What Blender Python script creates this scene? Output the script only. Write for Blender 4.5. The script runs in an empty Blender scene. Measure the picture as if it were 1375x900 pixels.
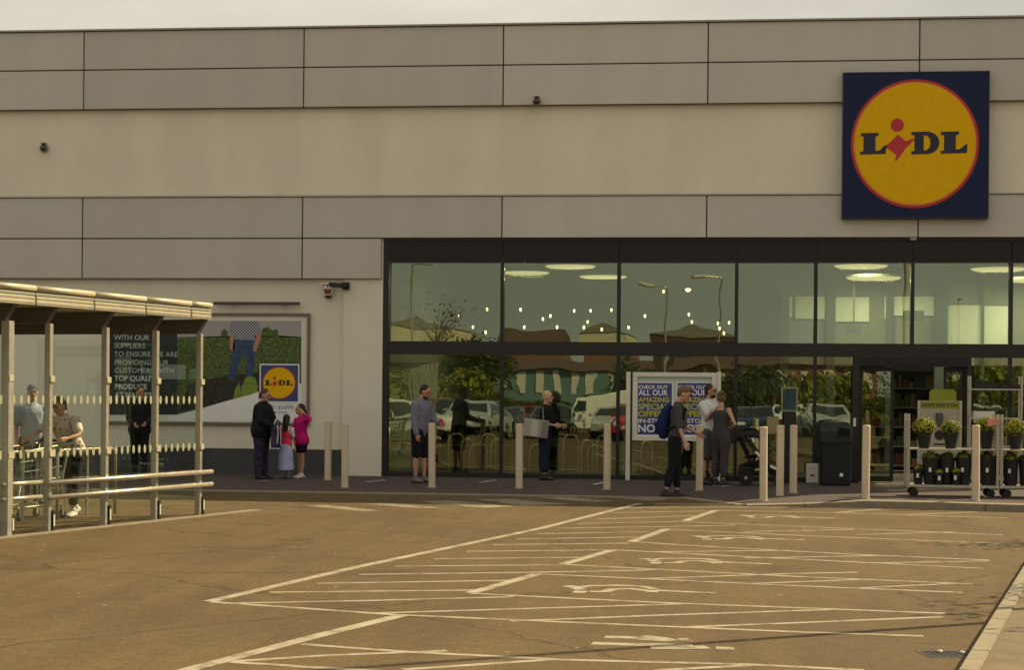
import bpy, bmesh, math, random
from mathutils import Vector, Matrix, noise as mnoise
random.seed(7)
sc = bpy.context.scene
C = sc.collection
R = math.radians
PI = math.pi

# ------------------------------------------------------------------ camera
FPX, HORIZON, ROLL, YAW = 2500.0, 532.0, 0.009, 0.119      # measured on the 1375 x 900 photograph
CX, CY, CZ = 0.0, -35.5, 1.575
cam_d = bpy.data.cameras.new('camera')
cam = bpy.data.objects.new('camera', cam_d); C.objects.link(cam)
cam_d.sensor_width = 36; cam_d.lens = 36 * FPX / 1375
cam_d.shift_y = (HORIZON - 450) / 1375
cam_d.clip_start = 0.2; cam_d.clip_end = 3000
cam.matrix_world = (Matrix.Translation((CX, CY, CZ)) @ Matrix.Rotation(YAW, 4, 'Z') @ Matrix.Rotation(R(90), 4, 'X')
                    @ Matrix.Rotation(ROLL, 4, 'Z'))
sc.camera = cam

def ray(px, py):
    x = px - 687.5; y = py - HORIZON
    c, s = math.cos(ROLL), math.sin(ROLL)
    r, up = (c * x + s * y) / FPX, -(-s * x + c * y) / FPX
    return (r * math.cos(YAW) - math.sin(YAW), r * math.sin(YAW) + math.cos(YAW), up)
def G(px, py, z=-0.12):                                     # a measured point on the ground
    d = ray(px, py); t = (z - CZ) / d[2]
    return (CX + d[0] * t, CY + d[1] * t)
def F(px, py, y=0.0):                                       # a measured point on an upright plane parallel to the shop front
    d = ray(px, py); t = (y - CY) / d[1]
    return (CX + d[0] * t, CZ + d[2] * t)

# ------------------------------------------------------------------ sky and sun
SUN_TO = Vector((0.803, 0.596, 0.777)).normalized()          # direction towards the sun
sun_el = math.asin(SUN_TO.z); sun_az = math.atan2(SUN_TO.x, SUN_TO.y)
world = bpy.data.worlds.new('World'); sc.world = world; world.use_nodes = True
nt = world.node_tree; nt.nodes.clear()
wo = nt.nodes.new('ShaderNodeOutputWorld'); bg = nt.nodes.new('ShaderNodeBackground')
sky = nt.nodes.new('ShaderNodeTexSky'); sky.sky_type = 'NISHITA'; sky.sun_disc = False
sky.sun_elevation = sun_el; sky.sun_rotation = sun_az; sky.dust_density = 2.0
tc = nt.nodes.new('ShaderNodeTexCoord')
mp = nt.nodes.new('ShaderNodeMapping'); mp.inputs['Scale'].default_value = (1.0, 1.0, 4.0)
n1 = nt.nodes.new('ShaderNodeTexNoise'); n1.inputs['Scale'].default_value = 3.0; n1.inputs['Detail'].default_value = 7
n1.inputs['Roughness'].default_value = 0.55
cr = nt.nodes.new('ShaderNodeValToRGB')
cr.color_ramp.elements[0].position = 0.25; cr.color_ramp.elements[0].color = (4.2, 3.93, 3.25, 1)
cr.color_ramp.elements[1].position = 0.75; cr.color_ramp.elements[1].color = (6.7, 6.3, 5.35, 1)
cm = nt.nodes.new('ShaderNodeValToRGB')
cm.color_ramp.elements[0].position = 0.2; cm.color_ramp.elements[0].color = (0.88,) * 3 + (1,)
cm.color_ramp.elements[1].position = 0.6; cm.color_ramp.elements[1].color = (1.0,) * 3 + (1,)
mx = nt.nodes.new('ShaderNodeMix'); mx.data_type = 'RGBA'
L = nt.links.new
L(tc.outputs['Generated'], mp.inputs['Vector']); L(mp.outputs['Vector'], n1.inputs['Vector'])
L(n1.outputs['Fac'], cr.inputs['Fac']); L(n1.outputs['Fac'], cm.inputs['Fac'])
L(cm.outputs['Color'], mx.inputs['Factor']); L(sky.outputs['Color'], mx.inputs[6]); L(cr.outputs['Color'], mx.inputs[7])
L(mx.outputs[2], bg.inputs['Color']); bg.inputs['Strength'].default_value = 0.085
L(bg.outputs['Background'], wo.inputs['Surface'])
sun_d = bpy.data.lights.new('sun', 'SUN'); sun_d.energy = 5.0; sun_d.angle = R(0.5); sun_d.color = (1.0, 0.80, 0.48)
sun = bpy.data.objects.new('sun', sun_d); C.objects.link(sun)
sun.rotation_euler = SUN_TO.to_track_quat('Z', 'Y').to_euler()
sc.view_settings.view_transform = 'Standard'; sc.view_settings.look = 'None'
sc.view_settings.gamma = 1; sc.view_settings.exposure = 0.62
sc.render.filter_size = 1.8; sc.cycles.max_bounces = 8; sc.cycles.transparent_max_bounces = 16; sc.cycles.caustics_reflective = False
sc.cycles.sample_clamp_indirect = 6

# ------------------------------------------------------------------ materials
def mat(name, col, rough=0.6, metal=0.0, var=0.12, scale=6.0, bump=0.0, bscale=80.0, spec=0.4, scale2=None, stretch=None, emit=None, sub=0.0):
    m = bpy.data.materials.new(name); m.use_nodes = True
    t = m.node_tree; b = t.nodes['Principled BSDF']
    b.inputs['Roughness'].default_value = rough; b.inputs['Metallic'].default_value = metal
    b.inputs['Specular IOR Level'].default_value = spec
    if emit:
        b.inputs['Base Color'].default_value = (*col, 1)
        b.inputs['Emission Color'].default_value = (*emit[0], 1); b.inputs['Emission Strength'].default_value = emit[1]
        return m
    co = t.nodes.new('ShaderNodeTexCoord'); src = co.outputs['Object']
    if stretch:
        mpn = t.nodes.new('ShaderNodeMapping'); mpn.inputs['Scale'].default_value = stretch
        t.links.new(src, mpn.inputs['Vector']); src = mpn.outputs['Vector']
    n = t.nodes.new('ShaderNodeTexNoise'); n.inputs['Scale'].default_value = scale; n.inputs['Detail'].default_value = 5
    t.links.new(src, n.inputs['Vector'])
    r = t.nodes.new('ShaderNodeValToRGB')
    r.color_ramp.elements[0].position = 0.28; r.color_ramp.elements[1].position = 0.72
    r.color_ramp.elements[0].color = (*[c * (1 - var) for c in col], 1)
    r.color_ramp.elements[1].color = (*[min(1, c * (1 + var)) for c in col], 1)
    t.links.new(n.outputs['Fac'], r.inputs['Fac'])
    t.links.new(r.outputs['Color'], b.inputs['Base Color'])
    rr = t.nodes.new('ShaderNodeMapRange'); rr.inputs['To Min'].default_value = max(0, rough - 0.08); rr.inputs['To Max'].default_value = min(1, rough + 0.08)
    t.links.new(n.outputs['Fac'], rr.inputs['Value']); t.links.new(rr.outputs['Result'], b.inputs['Roughness'])
    if bump:
        n2 = t.nodes.new('ShaderNodeTexNoise'); n2.inputs['Scale'].default_value = bscale; n2.inputs['Detail'].default_value = 3
        t.links.new(co.outputs['Object'], n2.inputs['Vector'])
        bp = t.nodes.new('ShaderNodeBump'); bp.inputs['Strength'].default_value = bump; bp.inputs['Distance'].default_value = 0.01
        t.links.new(n2.outputs['Fac'], bp.inputs['Height']); t.links.new(bp.outputs['Normal'], b.inputs['Normal'])
    return m

def glass_mat(name, tint, refl, wob=0.0010, rcol=(0.9, 1.0, 0.88)):
    m = bpy.data.materials.new(name); m.use_nodes = True
    t = m.node_tree; t.nodes.clear()
    o = t.nodes.new('ShaderNodeOutputMaterial'); mix = t.nodes.new('ShaderNodeMixShader')
    tr = t.nodes.new('ShaderNodeBsdfTransparent'); gl = t.nodes.new('ShaderNodeBsdfGlossy')
    tr.inputs['Color'].default_value = (*tint, 1); gl.inputs['Color'].default_value = (*rcol, 1); gl.inputs['Roughness'].default_value = 0.0
    lw = t.nodes.new('ShaderNodeLayerWeight'); pw = t.nodes.new('ShaderNodeMath'); pw.operation = 'POWER'; pw.inputs[1].default_value = 5
    mr = t.nodes.new('ShaderNodeMapRange'); mr.inputs['To Min'].default_value = refl; mr.inputs['To Max'].default_value = 1.0
    t.links.new(lw.outputs['Facing'], pw.inputs[0]); t.links.new(pw.outputs[0], mr.inputs['Value'])
    t.links.new(mr.outputs['Result'], mix.inputs['Fac']); t.links.new(tr.outputs[0], mix.inputs[1]); t.links.new(gl.outputs[0], mix.inputs[2])
    if wob:
        g = t.nodes.new('ShaderNodeNewGeometry')
        n = t.nodes.new('ShaderNodeTexNoise'); n.inputs['Scale'].default_value = 0.9; n.inputs['Detail'].default_value = 1.5
        t.links.new(g.outputs['Position'], n.inputs['Vector'])
        bp = t.nodes.new('ShaderNodeBump'); bp.inputs['Distance'].default_value = wob; bp.inputs['Strength'].default_value = 1
        t.links.new(n.outputs['Fac'], bp.inputs['Height']); t.links.new(bp.outputs['Normal'], gl.inputs['Normal'])
    t.links.new(mix.outputs[0], o.inputs['Surface'])
    return m

def asphalt_mat():
    m = bpy.data.materials.new('asphalt'); m.use_nodes = True
    t = m.node_tree; b = t.nodes['Principled BSDF']; b.inputs['Roughness'].default_value = 0.88; b.inputs['Specular IOR Level'].default_value = 0.25
    co = t.nodes.new('ShaderNodeTexCoord'); P = co.outputs['Object']
    def noise(sc_, det, rough=0.5, st=None):
        v = P
        if st:
            q = t.nodes.new('ShaderNodeMapping'); q.inputs['Scale'].default_value = st[0]; q.inputs['Rotation'].default_value = (0, 0, st[1])
            t.links.new(P, q.inputs['Vector']); v = q.outputs['Vector']
        n = t.nodes.new('ShaderNodeTexNoise'); n.inputs['Scale'].default_value = sc_; n.inputs['Detail'].default_value = det; n.inputs['Roughness'].default_value = rough
        t.links.new(v, n.inputs['Vector']); return n.outputs['Fac']
    def ramp(f, p0, c0, p1, c1):
        r = t.nodes.new('ShaderNodeValToRGB'); e = r.color_ramp.elements
        e[0].position = p0; e[0].color = (*c0, 1); e[1].position = p1; e[1].color = (*c1, 1)
        t.links.new(f, r.inputs['Fac']); return r.outputs['Color']
    def mul(a, c):
        x = t.nodes.new('ShaderNodeMix'); x.data_type = 'RGBA'; x.blend_type = 'MULTIPLY'; x.inputs['Factor'].default_value = 1
        t.links.new(a, x.inputs[6]); t.links.new(c, x.inputs[7]); return x.outputs[2]
    base = ramp(noise(0.35, 4, 0.6), 0.3, (0.098, 0.066, 0.028), 0.7, (0.126, 0.086, 0.036))
    fine = ramp(noise(45, 3, 0.7), 0.3, (0.62, 0.62, 0.62), 0.74, (1.32, 1.32, 1.30))
    mid = ramp(noise(6, 5, 0.65), 0.3, (0.87, 0.865, 0.86), 0.7, (1.08, 1.08, 1.07))
    streak = ramp(noise(0.9, 3, 0.5, ((2.6, 0.25, 1), 0.12)), 0.40, (0.90, 0.90, 0.90), 0.6, (1.03, 1.03, 1.03))
    stain = ramp(noise(0.8, 2, 0.4), 0.62, (1, 1, 1), 0.74, (0.80, 0.80, 0.80))
    c = mul(mul(mul(mul(base, fine), mid), streak), stain)
    oil = ramp(noise(2.3, 2, 0.5), 0.70, (1, 1, 1), 0.80, (0.72, 0.72, 0.73)); c = mul(c, oil)
    # hairline cracks
    wn = t.nodes.new('ShaderNodeTexNoise'); wn.inputs['Scale'].default_value = 1.4; wn.inputs['Detail'].default_value = 4; t.links.new(P, wn.inputs['Vector'])
    ad = t.nodes.new('ShaderNodeMix'); ad.data_type = 'RGBA'; ad.blend_type = 'ADD'; ad.inputs['Factor'].default_value = 0.9; t.links.new(P, ad.inputs[6]); t.links.new(wn.outputs['Color'], ad.inputs[7])
    cv = t.nodes.new('ShaderNodeTexVoronoi'); cv.feature = 'DISTANCE_TO_EDGE'; cv.inputs['Scale'].default_value = 0.22; t.links.new(ad.outputs[2], cv.inputs['Vector'])
    c = mul(c, ramp(cv.outputs['Distance'], 0.0025, (0.55, 0.55, 0.55), 0.006, (1, 1, 1)))
    # pale flecks of gum and chippings
    vo = t.nodes.new('ShaderNodeTexVoronoi'); vo.inputs['Scale'].default_value = 2.2; t.links.new(P, vo.inputs['Vector'])
    fl = ramp(vo.outputs['Distance'], 0.030, (1, 1, 1), 0.05, (0, 0, 0))
    x = t.nodes.new('ShaderNodeMix'); x.data_type = 'RGBA'; x.inputs[7].default_value = (0.30, 0.26, 0.19, 1)
    t.links.new(fl, x.inputs['Factor']); t.links.new(c, x.inputs[6]); t.links.new(x.outputs[2], b.inputs['Base Color'])
    bp = t.nodes.new('ShaderNodeBump'); bp.inputs['Strength'].default_value = 0.5; bp.inputs['Distance'].default_value = 0.006
    t.links.new(noise(70, 3, 0.7), bp.inputs['Height']); t.links.new(bp.outputs['Normal'], b.inputs['Normal'])
    return m

def paint_mat(name, col, wear0=0.30, wear1=0.42):                # road paint worn through to the asphalt in places
    m = bpy.data.materials.new(name); m.use_nodes = True
    t = m.node_tree; b = t.nodes['Principled BSDF']; b.inputs['Roughness'].default_value = 0.75; b.inputs['Specular IOR Level'].default_value = 0.25
    co = t.nodes.new('ShaderNodeTexCoord')
    n = t.nodes.new('ShaderNodeTexNoise'); n.inputs['Scale'].default_value = 5; n.inputs['Detail'].default_value = 8; n.inputs['Roughness'].default_value = 0.72
    t.links.new(co.outputs['Object'], n.inputs['Vector'])
    r = t.nodes.new('ShaderNodeValToRGB'); e = r.color_ramp.elements
    e[0].position = wear0; e[0].color = (0.13, 0.095, 0.055, 1); e[1].position = wear1; e[1].color = (*[c * 0.82 for c in col], 1)
    x = r.color_ramp.elements.new(0.62); x.color = (*col, 1)
    t.links.new(n.outputs['Fac'], r.inputs['Fac']); t.links.new(r.outputs['Color'], b.inputs['Base Color'])
    return m

M = {}
M['asphalt'] = asphalt_mat()
M['road_paint'] = paint_mat('road_paint', (0.38, 0.335, 0.24), .32, .50)
M['worn_paint'] = paint_mat('worn_road_paint', (0.36, 0.32, 0.22), .38, .60)
M['pavement'] = mat('pavement', (0.064, 0.047, 0.043), 0.85, var=0.16, scale=5, bump=0.3, bscale=60)
M['kerb'] = mat('kerb', (0.23, 0.195, 0.135), 0.85, var=0.15, scale=9, bump=0.3, bscale=50)
M['verge'] = mat('verge', (0.14, 0.105, 0.06), 0.9, var=0.25, scale=4, bump=0.5, bscale=30)
M['render'] = mat('cream_render', (0.69, 0.655, 0.53), 0.85, var=0.07, scale=1.1, bump=0.15, bscale=140, stretch=(1.0, 1.0, 0.35))
M['pier'] = mat('pier_render', (0.70, 0.665, 0.55), 0.8, var=0.05, scale=1.2, bump=0.12, bscale=140)
M['panel'] = [mat('cladding_%s' % 'abcd'[i], tuple(c * k for c in (0.50, 0.475, 0.43)), 0.40, 0.0, var=0.05, scale=1.6, bump=0.03, bscale=3, spec=0.4, stretch=(1.0, 1.0, 0.22)) for i, k in enumerate((0.94, 1.0, 1.045, 0.97))]
M['joint'] = mat('joint_backing', (0.06, 0.05, 0.045), 0.9, var=0.05)
M['plinth'] = mat('dark_plinth', (0.055, 0.055, 0.06), 0.7, var=0.12, scale=5, bump=0.1)
M['frame'] = mat('charcoal_frame', (0.012, 0.011, 0.011), 0.42, 0.0, var=0.1, scale=3, spec=0.4)
M['header'] = mat('charcoal_panel', (0.014, 0.0125, 0.012), 0.5, 0.0, var=0.12, scale=1.5, spec=0.3)
M['flashing'] = mat('grey_flashing', (0.40, 0.40, 0.33), 0.5, 0.3, var=0.1)
M['coping'] = mat('coping_metal', (0.30, 0.28, 0.24), 0.45, 0.3, var=0.08)
M['glass'] = glass_mat('shopfront_glass', (0.74, 0.80, 0.70), 0.122, 0.0018, (0.92, 0.99, 0.80))
M['low_glass'] = glass_mat('low_shopfront_glass', (0.72, 0.78, 0.68), 0.128, 0.0030, (0.92, 1.0, 0.84))
M['clear_glass'] = glass_mat('shelter_glass', (0.93, 0.96, 0.93), 0.02, 0.0003)
M['car_glass'] = mat('car_glass', (0.012, 0.016, 0.016), 0.05, spec=0.8, var=0.02)
M['steel'] = mat('galvanised_steel', (0.46, 0.42, 0.33), 0.38, 0.65, var=0.12, scale=14)
M['post_paint'] = mat('aluminium_post', (0.44, 0.41, 0.33), 0.36, 0.6, var=0.10, scale=10)
M['beam'] = mat('dark_grey_beam', (0.075, 0.07, 0.068), 0.6, var=0.12)
M['poly'] = mat('polycarbonate_sheet', (0.5, 0.5, 0.42), 0.4, var=.05)
_t = M['poly'].node_tree; _tl = _t.nodes.new('ShaderNodeBsdfTranslucent'); _tl.inputs['Color'].default_value = (.6, .6, .5, 1); _ms = _t.nodes.new('ShaderNodeMixShader'); _ms.inputs['Fac'].default_value = .45
_t.links.new(_t.nodes['Principled BSDF'].outputs[0], _ms.inputs[1]); _t.links.new(_tl.outputs[0], _ms.inputs[2]); _t.links.new(_ms.outputs[0], _t.nodes['Material Output'].inputs['Surface'])
M['fascia'] = mat('cream_fascia', (0.44, 0.40, 0.28), 0.5, 0.15, var=0.07, scale=5)
M['bollard'] = mat('cream_bollard', (0.60, 0.50, 0.36), 0.5, var=0.08, scale=7)
M['black'] = mat('black_plastic', (0.012, 0.012, 0.013), 0.5, var=0.1)
M['blacker'] = mat('dark_rubber', (0.016, 0.015, 0.014), 0.8, var=0.1)
M['white'] = mat('white_board', (0.66, 0.64, 0.56), 0.6, var=0.05)
M['blue'] = mat('sign_blue', (0.009, 0.015, 0.060), 0.55, spec=.2, var=0.05)
M['poster_blue'] = mat('poster_blue', (0.045, 0.05, 0.19), 0.5, var=0.05)
M['yellow'] = mat('sign_yellow', (0.72, 0.42, 0.001), 0.6, spec=.15, var=0.04)
M['orange'] = mat('sign_rim', (0.70, 0.28, 0.03), 0.45, var=0.03)
M['red'] = mat('sign_red', (0.42, 0.022, 0.02), 0.45, var=0.05)
M['crimson'] = mat('sign_crimson', (0.46, 0.020, 0.035), 0.45, var=0.05)
M['letter'] = mat('letter_navy', (0.012, 0.014, 0.034), 0.45, var=0.04)
M['lime'] = mat('lime_print', (0.22, 0.24, 0.012), 0.5, var=0.05)
M['print_yellow'] = mat('print_yellow', (0.52, 0.50, 0.035), 0.5, var=0.05)
M['print_white'] = mat('print_white', (0.74, 0.74, 0.74), 0.5, var=0.03)
M['print_grey'] = mat('print_pale_green', (0.46, 0.52, 0.46), 0.5, var=0.03)
M['lamp'] = mat('lit_lamp_disc', (0.8, 0.8, 0.7), emit=((1.0, 0.80, 0.42), 0.62))
M['spot'] = mat('lit_spot', (0.8, 0.8, 0.7), emit=((1.0, 0.82, 0.46), 3.0))
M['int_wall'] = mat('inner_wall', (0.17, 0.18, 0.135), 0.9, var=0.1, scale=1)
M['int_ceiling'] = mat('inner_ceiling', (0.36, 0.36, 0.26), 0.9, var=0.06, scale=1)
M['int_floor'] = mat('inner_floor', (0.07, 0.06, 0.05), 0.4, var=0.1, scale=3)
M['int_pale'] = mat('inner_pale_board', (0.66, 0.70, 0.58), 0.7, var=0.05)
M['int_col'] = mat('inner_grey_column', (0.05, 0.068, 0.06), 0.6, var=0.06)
M['brick'] = mat('brick_red', (0.24, 0.12, 0.075), 0.9, var=0.25, scale=12)
M['roof_tile'] = mat('roof_tile', (0.10, 0.055, 0.045), 0.85, var=0.2, scale=5)
M['cream_clad'] = mat('cream_cladding', (0.66, 0.62, 0.44), 0.6, var=0.05)
M['pot'] = mat('black_pot', (0.010, 0.010, 0.011), 0.55, var=0.1)
def leaf_mat(name, c0, c1, scale=3.0):
    m = bpy.data.materials.new(name); m.use_nodes = True
    t = m.node_tree; b = t.nodes['Principled BSDF']; b.inputs['Roughness'].default_value = 0.6; b.inputs['Specular IOR Level'].default_value = 0.3
    gi = t.nodes.new('ShaderNodeNewGeometry'); r = t.nodes.new('ShaderNodeValToRGB')
    r.color_ramp.elements[0].color = (*c0, 1); r.color_ramp.elements[1].color = (*c1, 1)
    t.links.new(gi.outputs['Random Per Island'], r.inputs['Fac']); t.links.new(r.outputs['Color'], b.inputs['Base Color'])
    tl = t.nodes.new('ShaderNodeBsdfTranslucent'); ms = t.nodes.new('ShaderNodeMixShader'); ms.inputs['Fac'].default_value = 0.3
    t.links.new(r.outputs['Color'], tl.inputs['Color'])
    o = t.nodes['Material Output']
    t.links.new(b.outputs[0], ms.inputs[1]); t.links.new(tl.outputs[0], ms.inputs[2]); t.links.new(ms.outputs[0], o.inputs['Surface'])
    return m
M['leaf'] = leaf_mat('tree_leaf', (0.035, 0.05, 0.012), (0.10, 0.12, 0.03))
M['leaf_light'] = leaf_mat('hedge_leaf', (0.09, 0.12, 0.015), (0.34, 0.34, 0.04))
M['bloom'] = leaf_mat('flower_head', (0.10, 0.14, 0.012), (0.40, 0.38, 0.03))
M['bark'] = mat('bark', (0.07, 0.05, 0.035), 0.9, var=0.25, scale=20, bump=0.4)

# ------------------------------------------------------------------ mesh helpers
class MB:
    def __init__(s): s.v = []; s.f = []
    def add(s, vs, fs):
        n = len(s.v); s.v += [tuple(v) for v in vs]; s.f += [tuple(i + n for i in f) for f in fs]; return s
    def box(s, x0, x1, y0, y1, z0, z1):
        return s.add([(x0, y0, z0), (x1, y0, z0), (x1, y1, z0), (x0, y1, z0), (x0, y0, z1), (x1, y0, z1), (x1, y1, z1), (x0, y1, z1)],
                     [(0, 3, 2, 1), (4, 5, 6, 7), (0, 1, 5, 4), (1, 2, 6, 5), (2, 3, 7, 6), (3, 0, 4, 7)])
    def obox(s, c, ax, ay, az, hx, hy, hz):
        c = Vector(c); ax, ay, az = Vector(ax).normalized() * hx, Vector(ay).normalized() * hy, Vector(az).normalized() * hz
        vs = [c + i * ax + j * ay + k * az for k in (-1, 1) for i, j in ((-1, -1), (1, -1), (1, 1), (-1, 1))]
        return s.add(vs, [(0, 3, 2, 1), (4, 5, 6, 7), (0, 1, 5, 4), (1, 2, 6, 5), (2, 3, 7, 6), (3, 0, 4, 7)])
    def bar(s, p, q, w, h, up=(0, 0, 1)):
        p, q = Vector(p), Vector(q); d = (q - p); u = Vector(up)
        if abs(d.normalized().dot(u)) > 0.98: u = Vector((0, 1, 0))
        x = d.cross(u).normalized(); z = x.cross(d).normalized()
        return s.obox((p + q) / 2, d, x, z, d.length / 2, w / 2, h / 2)
    def tube(s, pts, r, seg=10, cap=True):
        pts = [Vector(p) for p in pts]; n = len(pts); rs = r if isinstance(r, (list, tuple)) else [r] * n
        up = None; rings = []
        for i, p in enumerate(pts):
            d = (pts[min(i + 1, n - 1)] - pts[max(i - 1, 0)]).normalized()
            if up is None: up = Vector((0, 0, 1)) if abs(d.z) < 0.9 else Vector((1, 0, 0))
            x = d.cross(up).normalized(); up = x.cross(d).normalized()
            rings.append([p + (x * math.cos(a) + up * math.sin(a)) * rs[i] for a in (2 * PI * k / seg for k in range(seg))])
        vs = [v for g in rings for v in g]
        fs = [(i * seg + k, i * seg + (k + 1) % seg, (i + 1) * seg + (k + 1) % seg, (i + 1) * seg + k) for i in range(n - 1) for k in range(seg)]
        if cap: fs += [tuple(range(seg - 1, -1, -1)), tuple((n - 1) * seg + k for k in range(seg))]
        return s.add(vs, fs)
    def lathe(s, c, prof, seg=20, axis='z'):
        c = Vector(c); vs = []; n = len(prof)
        for r, h in prof:
            for k in range(seg):
                a = 2 * PI * k / seg
                o = {'z': (r * math.cos(a), r * math.sin(a), h), 'y': (r * math.cos(a), h, r * math.sin(a)), 'x': (h, r * math.cos(a), r * math.sin(a))}[axis]
                vs.append(c + Vector(o))
        fs = [(i * seg + k, i * seg + (k + 1) % seg, (i + 1) * seg + (k + 1) % seg, (i + 1) * seg + k) for i in range(n - 1) for k in range(seg)]
        fs += [tuple(range(seg - 1, -1, -1)), tuple((n - 1) * seg + k for k in range(seg))]
        return s.add(vs, fs)
    def prism(s, poly, y0, y1):                               # polygon in x,z extruded along y
        n = len(poly)
        vs = [(x, y0, z) for x, z in poly] + [(x, y1, z) for x, z in poly]
        return s.add(vs, [tuple(range(n)), tuple(range(2 * n - 1, n - 1, -1))] + [(k, (k + 1) % n + 0, (k + 1) % n + n, k + n)[::-1] for k in range(n)])
    def plate(s, poly, z0, z1):                               # polygon in x,y extruded along z
        n = len(poly)
        vs = [(x, y, z0) for x, y in poly] + [(x, y, z1) for x, y in poly]
        return s.add(vs, [tuple(range(n))[::-1], tuple(range(n, 2 * n))] + [(k, (k + 1) % n, (k + 1) % n + n, k + n) for k in range(n)])
    def mesh(s, name, off=(0, 0, 0), fix=True):
        me = bpy.data.meshes.new(name); o = Vector(off)
        me.from_pydata([tuple(Vector(v) - o) for v in s.v], [], s.f); me.update()
        if fix:
            b = bmesh.new(); b.from_mesh(me); bmesh.ops.recalc_face_normals(b, faces=b.faces); b.to_mesh(me); b.free()
        return me
    def build(s, name, m, parent=None, off=None, bevel=0.0, smooth=False, fix=True):
        o = off if off is not None else (tuple(parent['_o']) if parent is not None and '_o' in parent else (0, 0, 0))
        me = s.mesh(name, o, fix)
        if bevel:
            b = bmesh.new(); b.from_mesh(me)
            bmesh.ops.bevel(b, geom=list(b.edges), offset=bevel, segments=2, affect='EDGES', clamp_overlap=True); b.to_mesh(me); b.free()
        if smooth:
            for p in me.polygons: p.use_smooth = True
        return link(name, me, m, parent)
def link(name, me, m, parent=None):
    ob = bpy.data.objects.new(name, me); C.objects.link(ob)
    if m is not None and not me.materials: me.materials.append(m)
    if parent is not None: ob.parent = parent
    return ob
def tag(o, label=None, cat=None, group=None, kind=None):
    if label: o['label'] = label
    if cat: o['category'] = cat
    if group: o['group'] = group
    if kind: o['kind'] = kind
    return o
def thing(name, label, cat, loc=(0, 0, 0), rz=0.0, group=None, world=False):
    o = bpy.data.objects.new(name, None); C.objects.link(o); o.empty_display_size = 0.1
    o.location = loc; o.rotation_euler = (0, 0, rz)
    if world: o['_o'] = tuple(loc)                            # its parts are drawn in world coordinates
    return tag(o, label, cat, group)
def copy_thing(root, loc, rz=None, label=None, group=None, scale=None):
    r = root.copy(); C.objects.link(r); r.location = loc
    if rz is not None: r.rotation_euler = (0, 0, rz)
    if scale: r.scale = (scale,) * 3
    if label: r['label'] = label
    if group: r['group'] = group
    for ch in list(root.children):
        c = ch.copy(); C.objects.link(c); c.parent = r
        for g in list(ch.children):
            d = g.copy(); C.objects.link(d); d.parent = c
    return r
def text_mesh(body, size, bold=0.0, depth=0.002, align='LEFT', spacing=1.0):
    cu = bpy.data.curves.new('lettering', 'FONT'); cu.body = body; cu.size = size; cu.extrude = depth; cu.offset = bold * size
    cu.align_x = align; cu.space_character = spacing; cu.resolution_u = 3
    ob = bpy.data.objects.new('lettering', cu); C.objects.link(ob)
    dg = bpy.context.evaluated_depsgraph_get(); me = bpy.data.meshes.new_from_object(ob.evaluated_get(dg))
    bpy.data.objects.remove(ob)
    me.transform(Matrix(((1, 0, 0, 0), (0, 0, -1, 0), (0, 1, 0, 0), (0, 0, 0, 1))))
    me.materials.clear(); return me
def text(body, x, y, z, size, m, parent, width=None, height=None, **k):       # upright lettering that faces the car park
    me = text_mesh(body, size, **k)
    xs = [v.co.x for v in me.vertices]; zs = [v.co.z for v in me.vertices]
    sx = width / (max(xs) - min(xs)) if width else 1; sz = height / (max(zs) - min(zs)) if height else 1
    x0 = min(xs) if width else 0; z0 = min(zs) if height else 0
    o = Vector(parent['_o']) if parent is not None and '_o' in parent else Vector((0, 0, 0))
    for v in me.vertices: v.co = Vector(((v.co.x - x0) * sx + x, v.co.y + y, (v.co.z - z0) * sz + z)) - o
    return link('lettering', me, m, parent)

# ------------------------------------------------------------------ ground, kerbs, pavement
gm = MB(); N = 24
for i in range(N + 1):
    for j in range(N + 1):
        gm.v.append((-900 + 1800 * i / N, -900 + 1800 * j / N, -0.12))
gm.f = [(i * (N + 1) + j, (i + 1) * (N + 1) + j, (i + 1) * (N + 1) + j + 1, i * (N + 1) + j + 1) for i in range(N) for j in range(N)]
tag(gm.build('car_park', M['asphalt'], fix=False), kind='structure')

KP = [(-34, -4.25), (-0.75, -4.2), (0.2, -5.98), (2.5, -5.93), (4.4, -6.42), (13, -8.1)]
def kerb_y(x):
    for (a, b), (c, d) in zip(KP, KP[1:]):
        if x <= c: return b + (d - b) * (x - a) / (c - a)
    return KP[-1][1]
def drop(x):                                                # 1 where the kerb is dropped for the crossing
    return max(0.0, min(1.0, (1.75 - x) / 1.0))
def pave_z(x, y):
    k = kerb_y(x); t = max(0.0, min(1.0, 1 - (y - k) / 1.8)); return -0.095 * drop(x) * t
pv = MB(); xs = [-34 + 0.25 * i for i in range(189)]; ts = [0, .06, .12, .18, .24, .5, 1]
for x in xs:
    k = kerb_y(x)
    for t in ts:
        y = k + (0.0 - k) * t; pv.v.append((x, y, pave_z(x, y)))
n = len(ts); pv.f = [(i * n + j, (i + 1) * n + j, (i + 1) * n + j + 1, i * n + j + 1) for i in range(len(xs) - 1) for j in range(n - 1)]
tag(pv.build('pavement', M['pavement'], fix=False), kind='structure')
kerb = tag(thing('kerb', None, None), kind='structure')
x = -30.0
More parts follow.
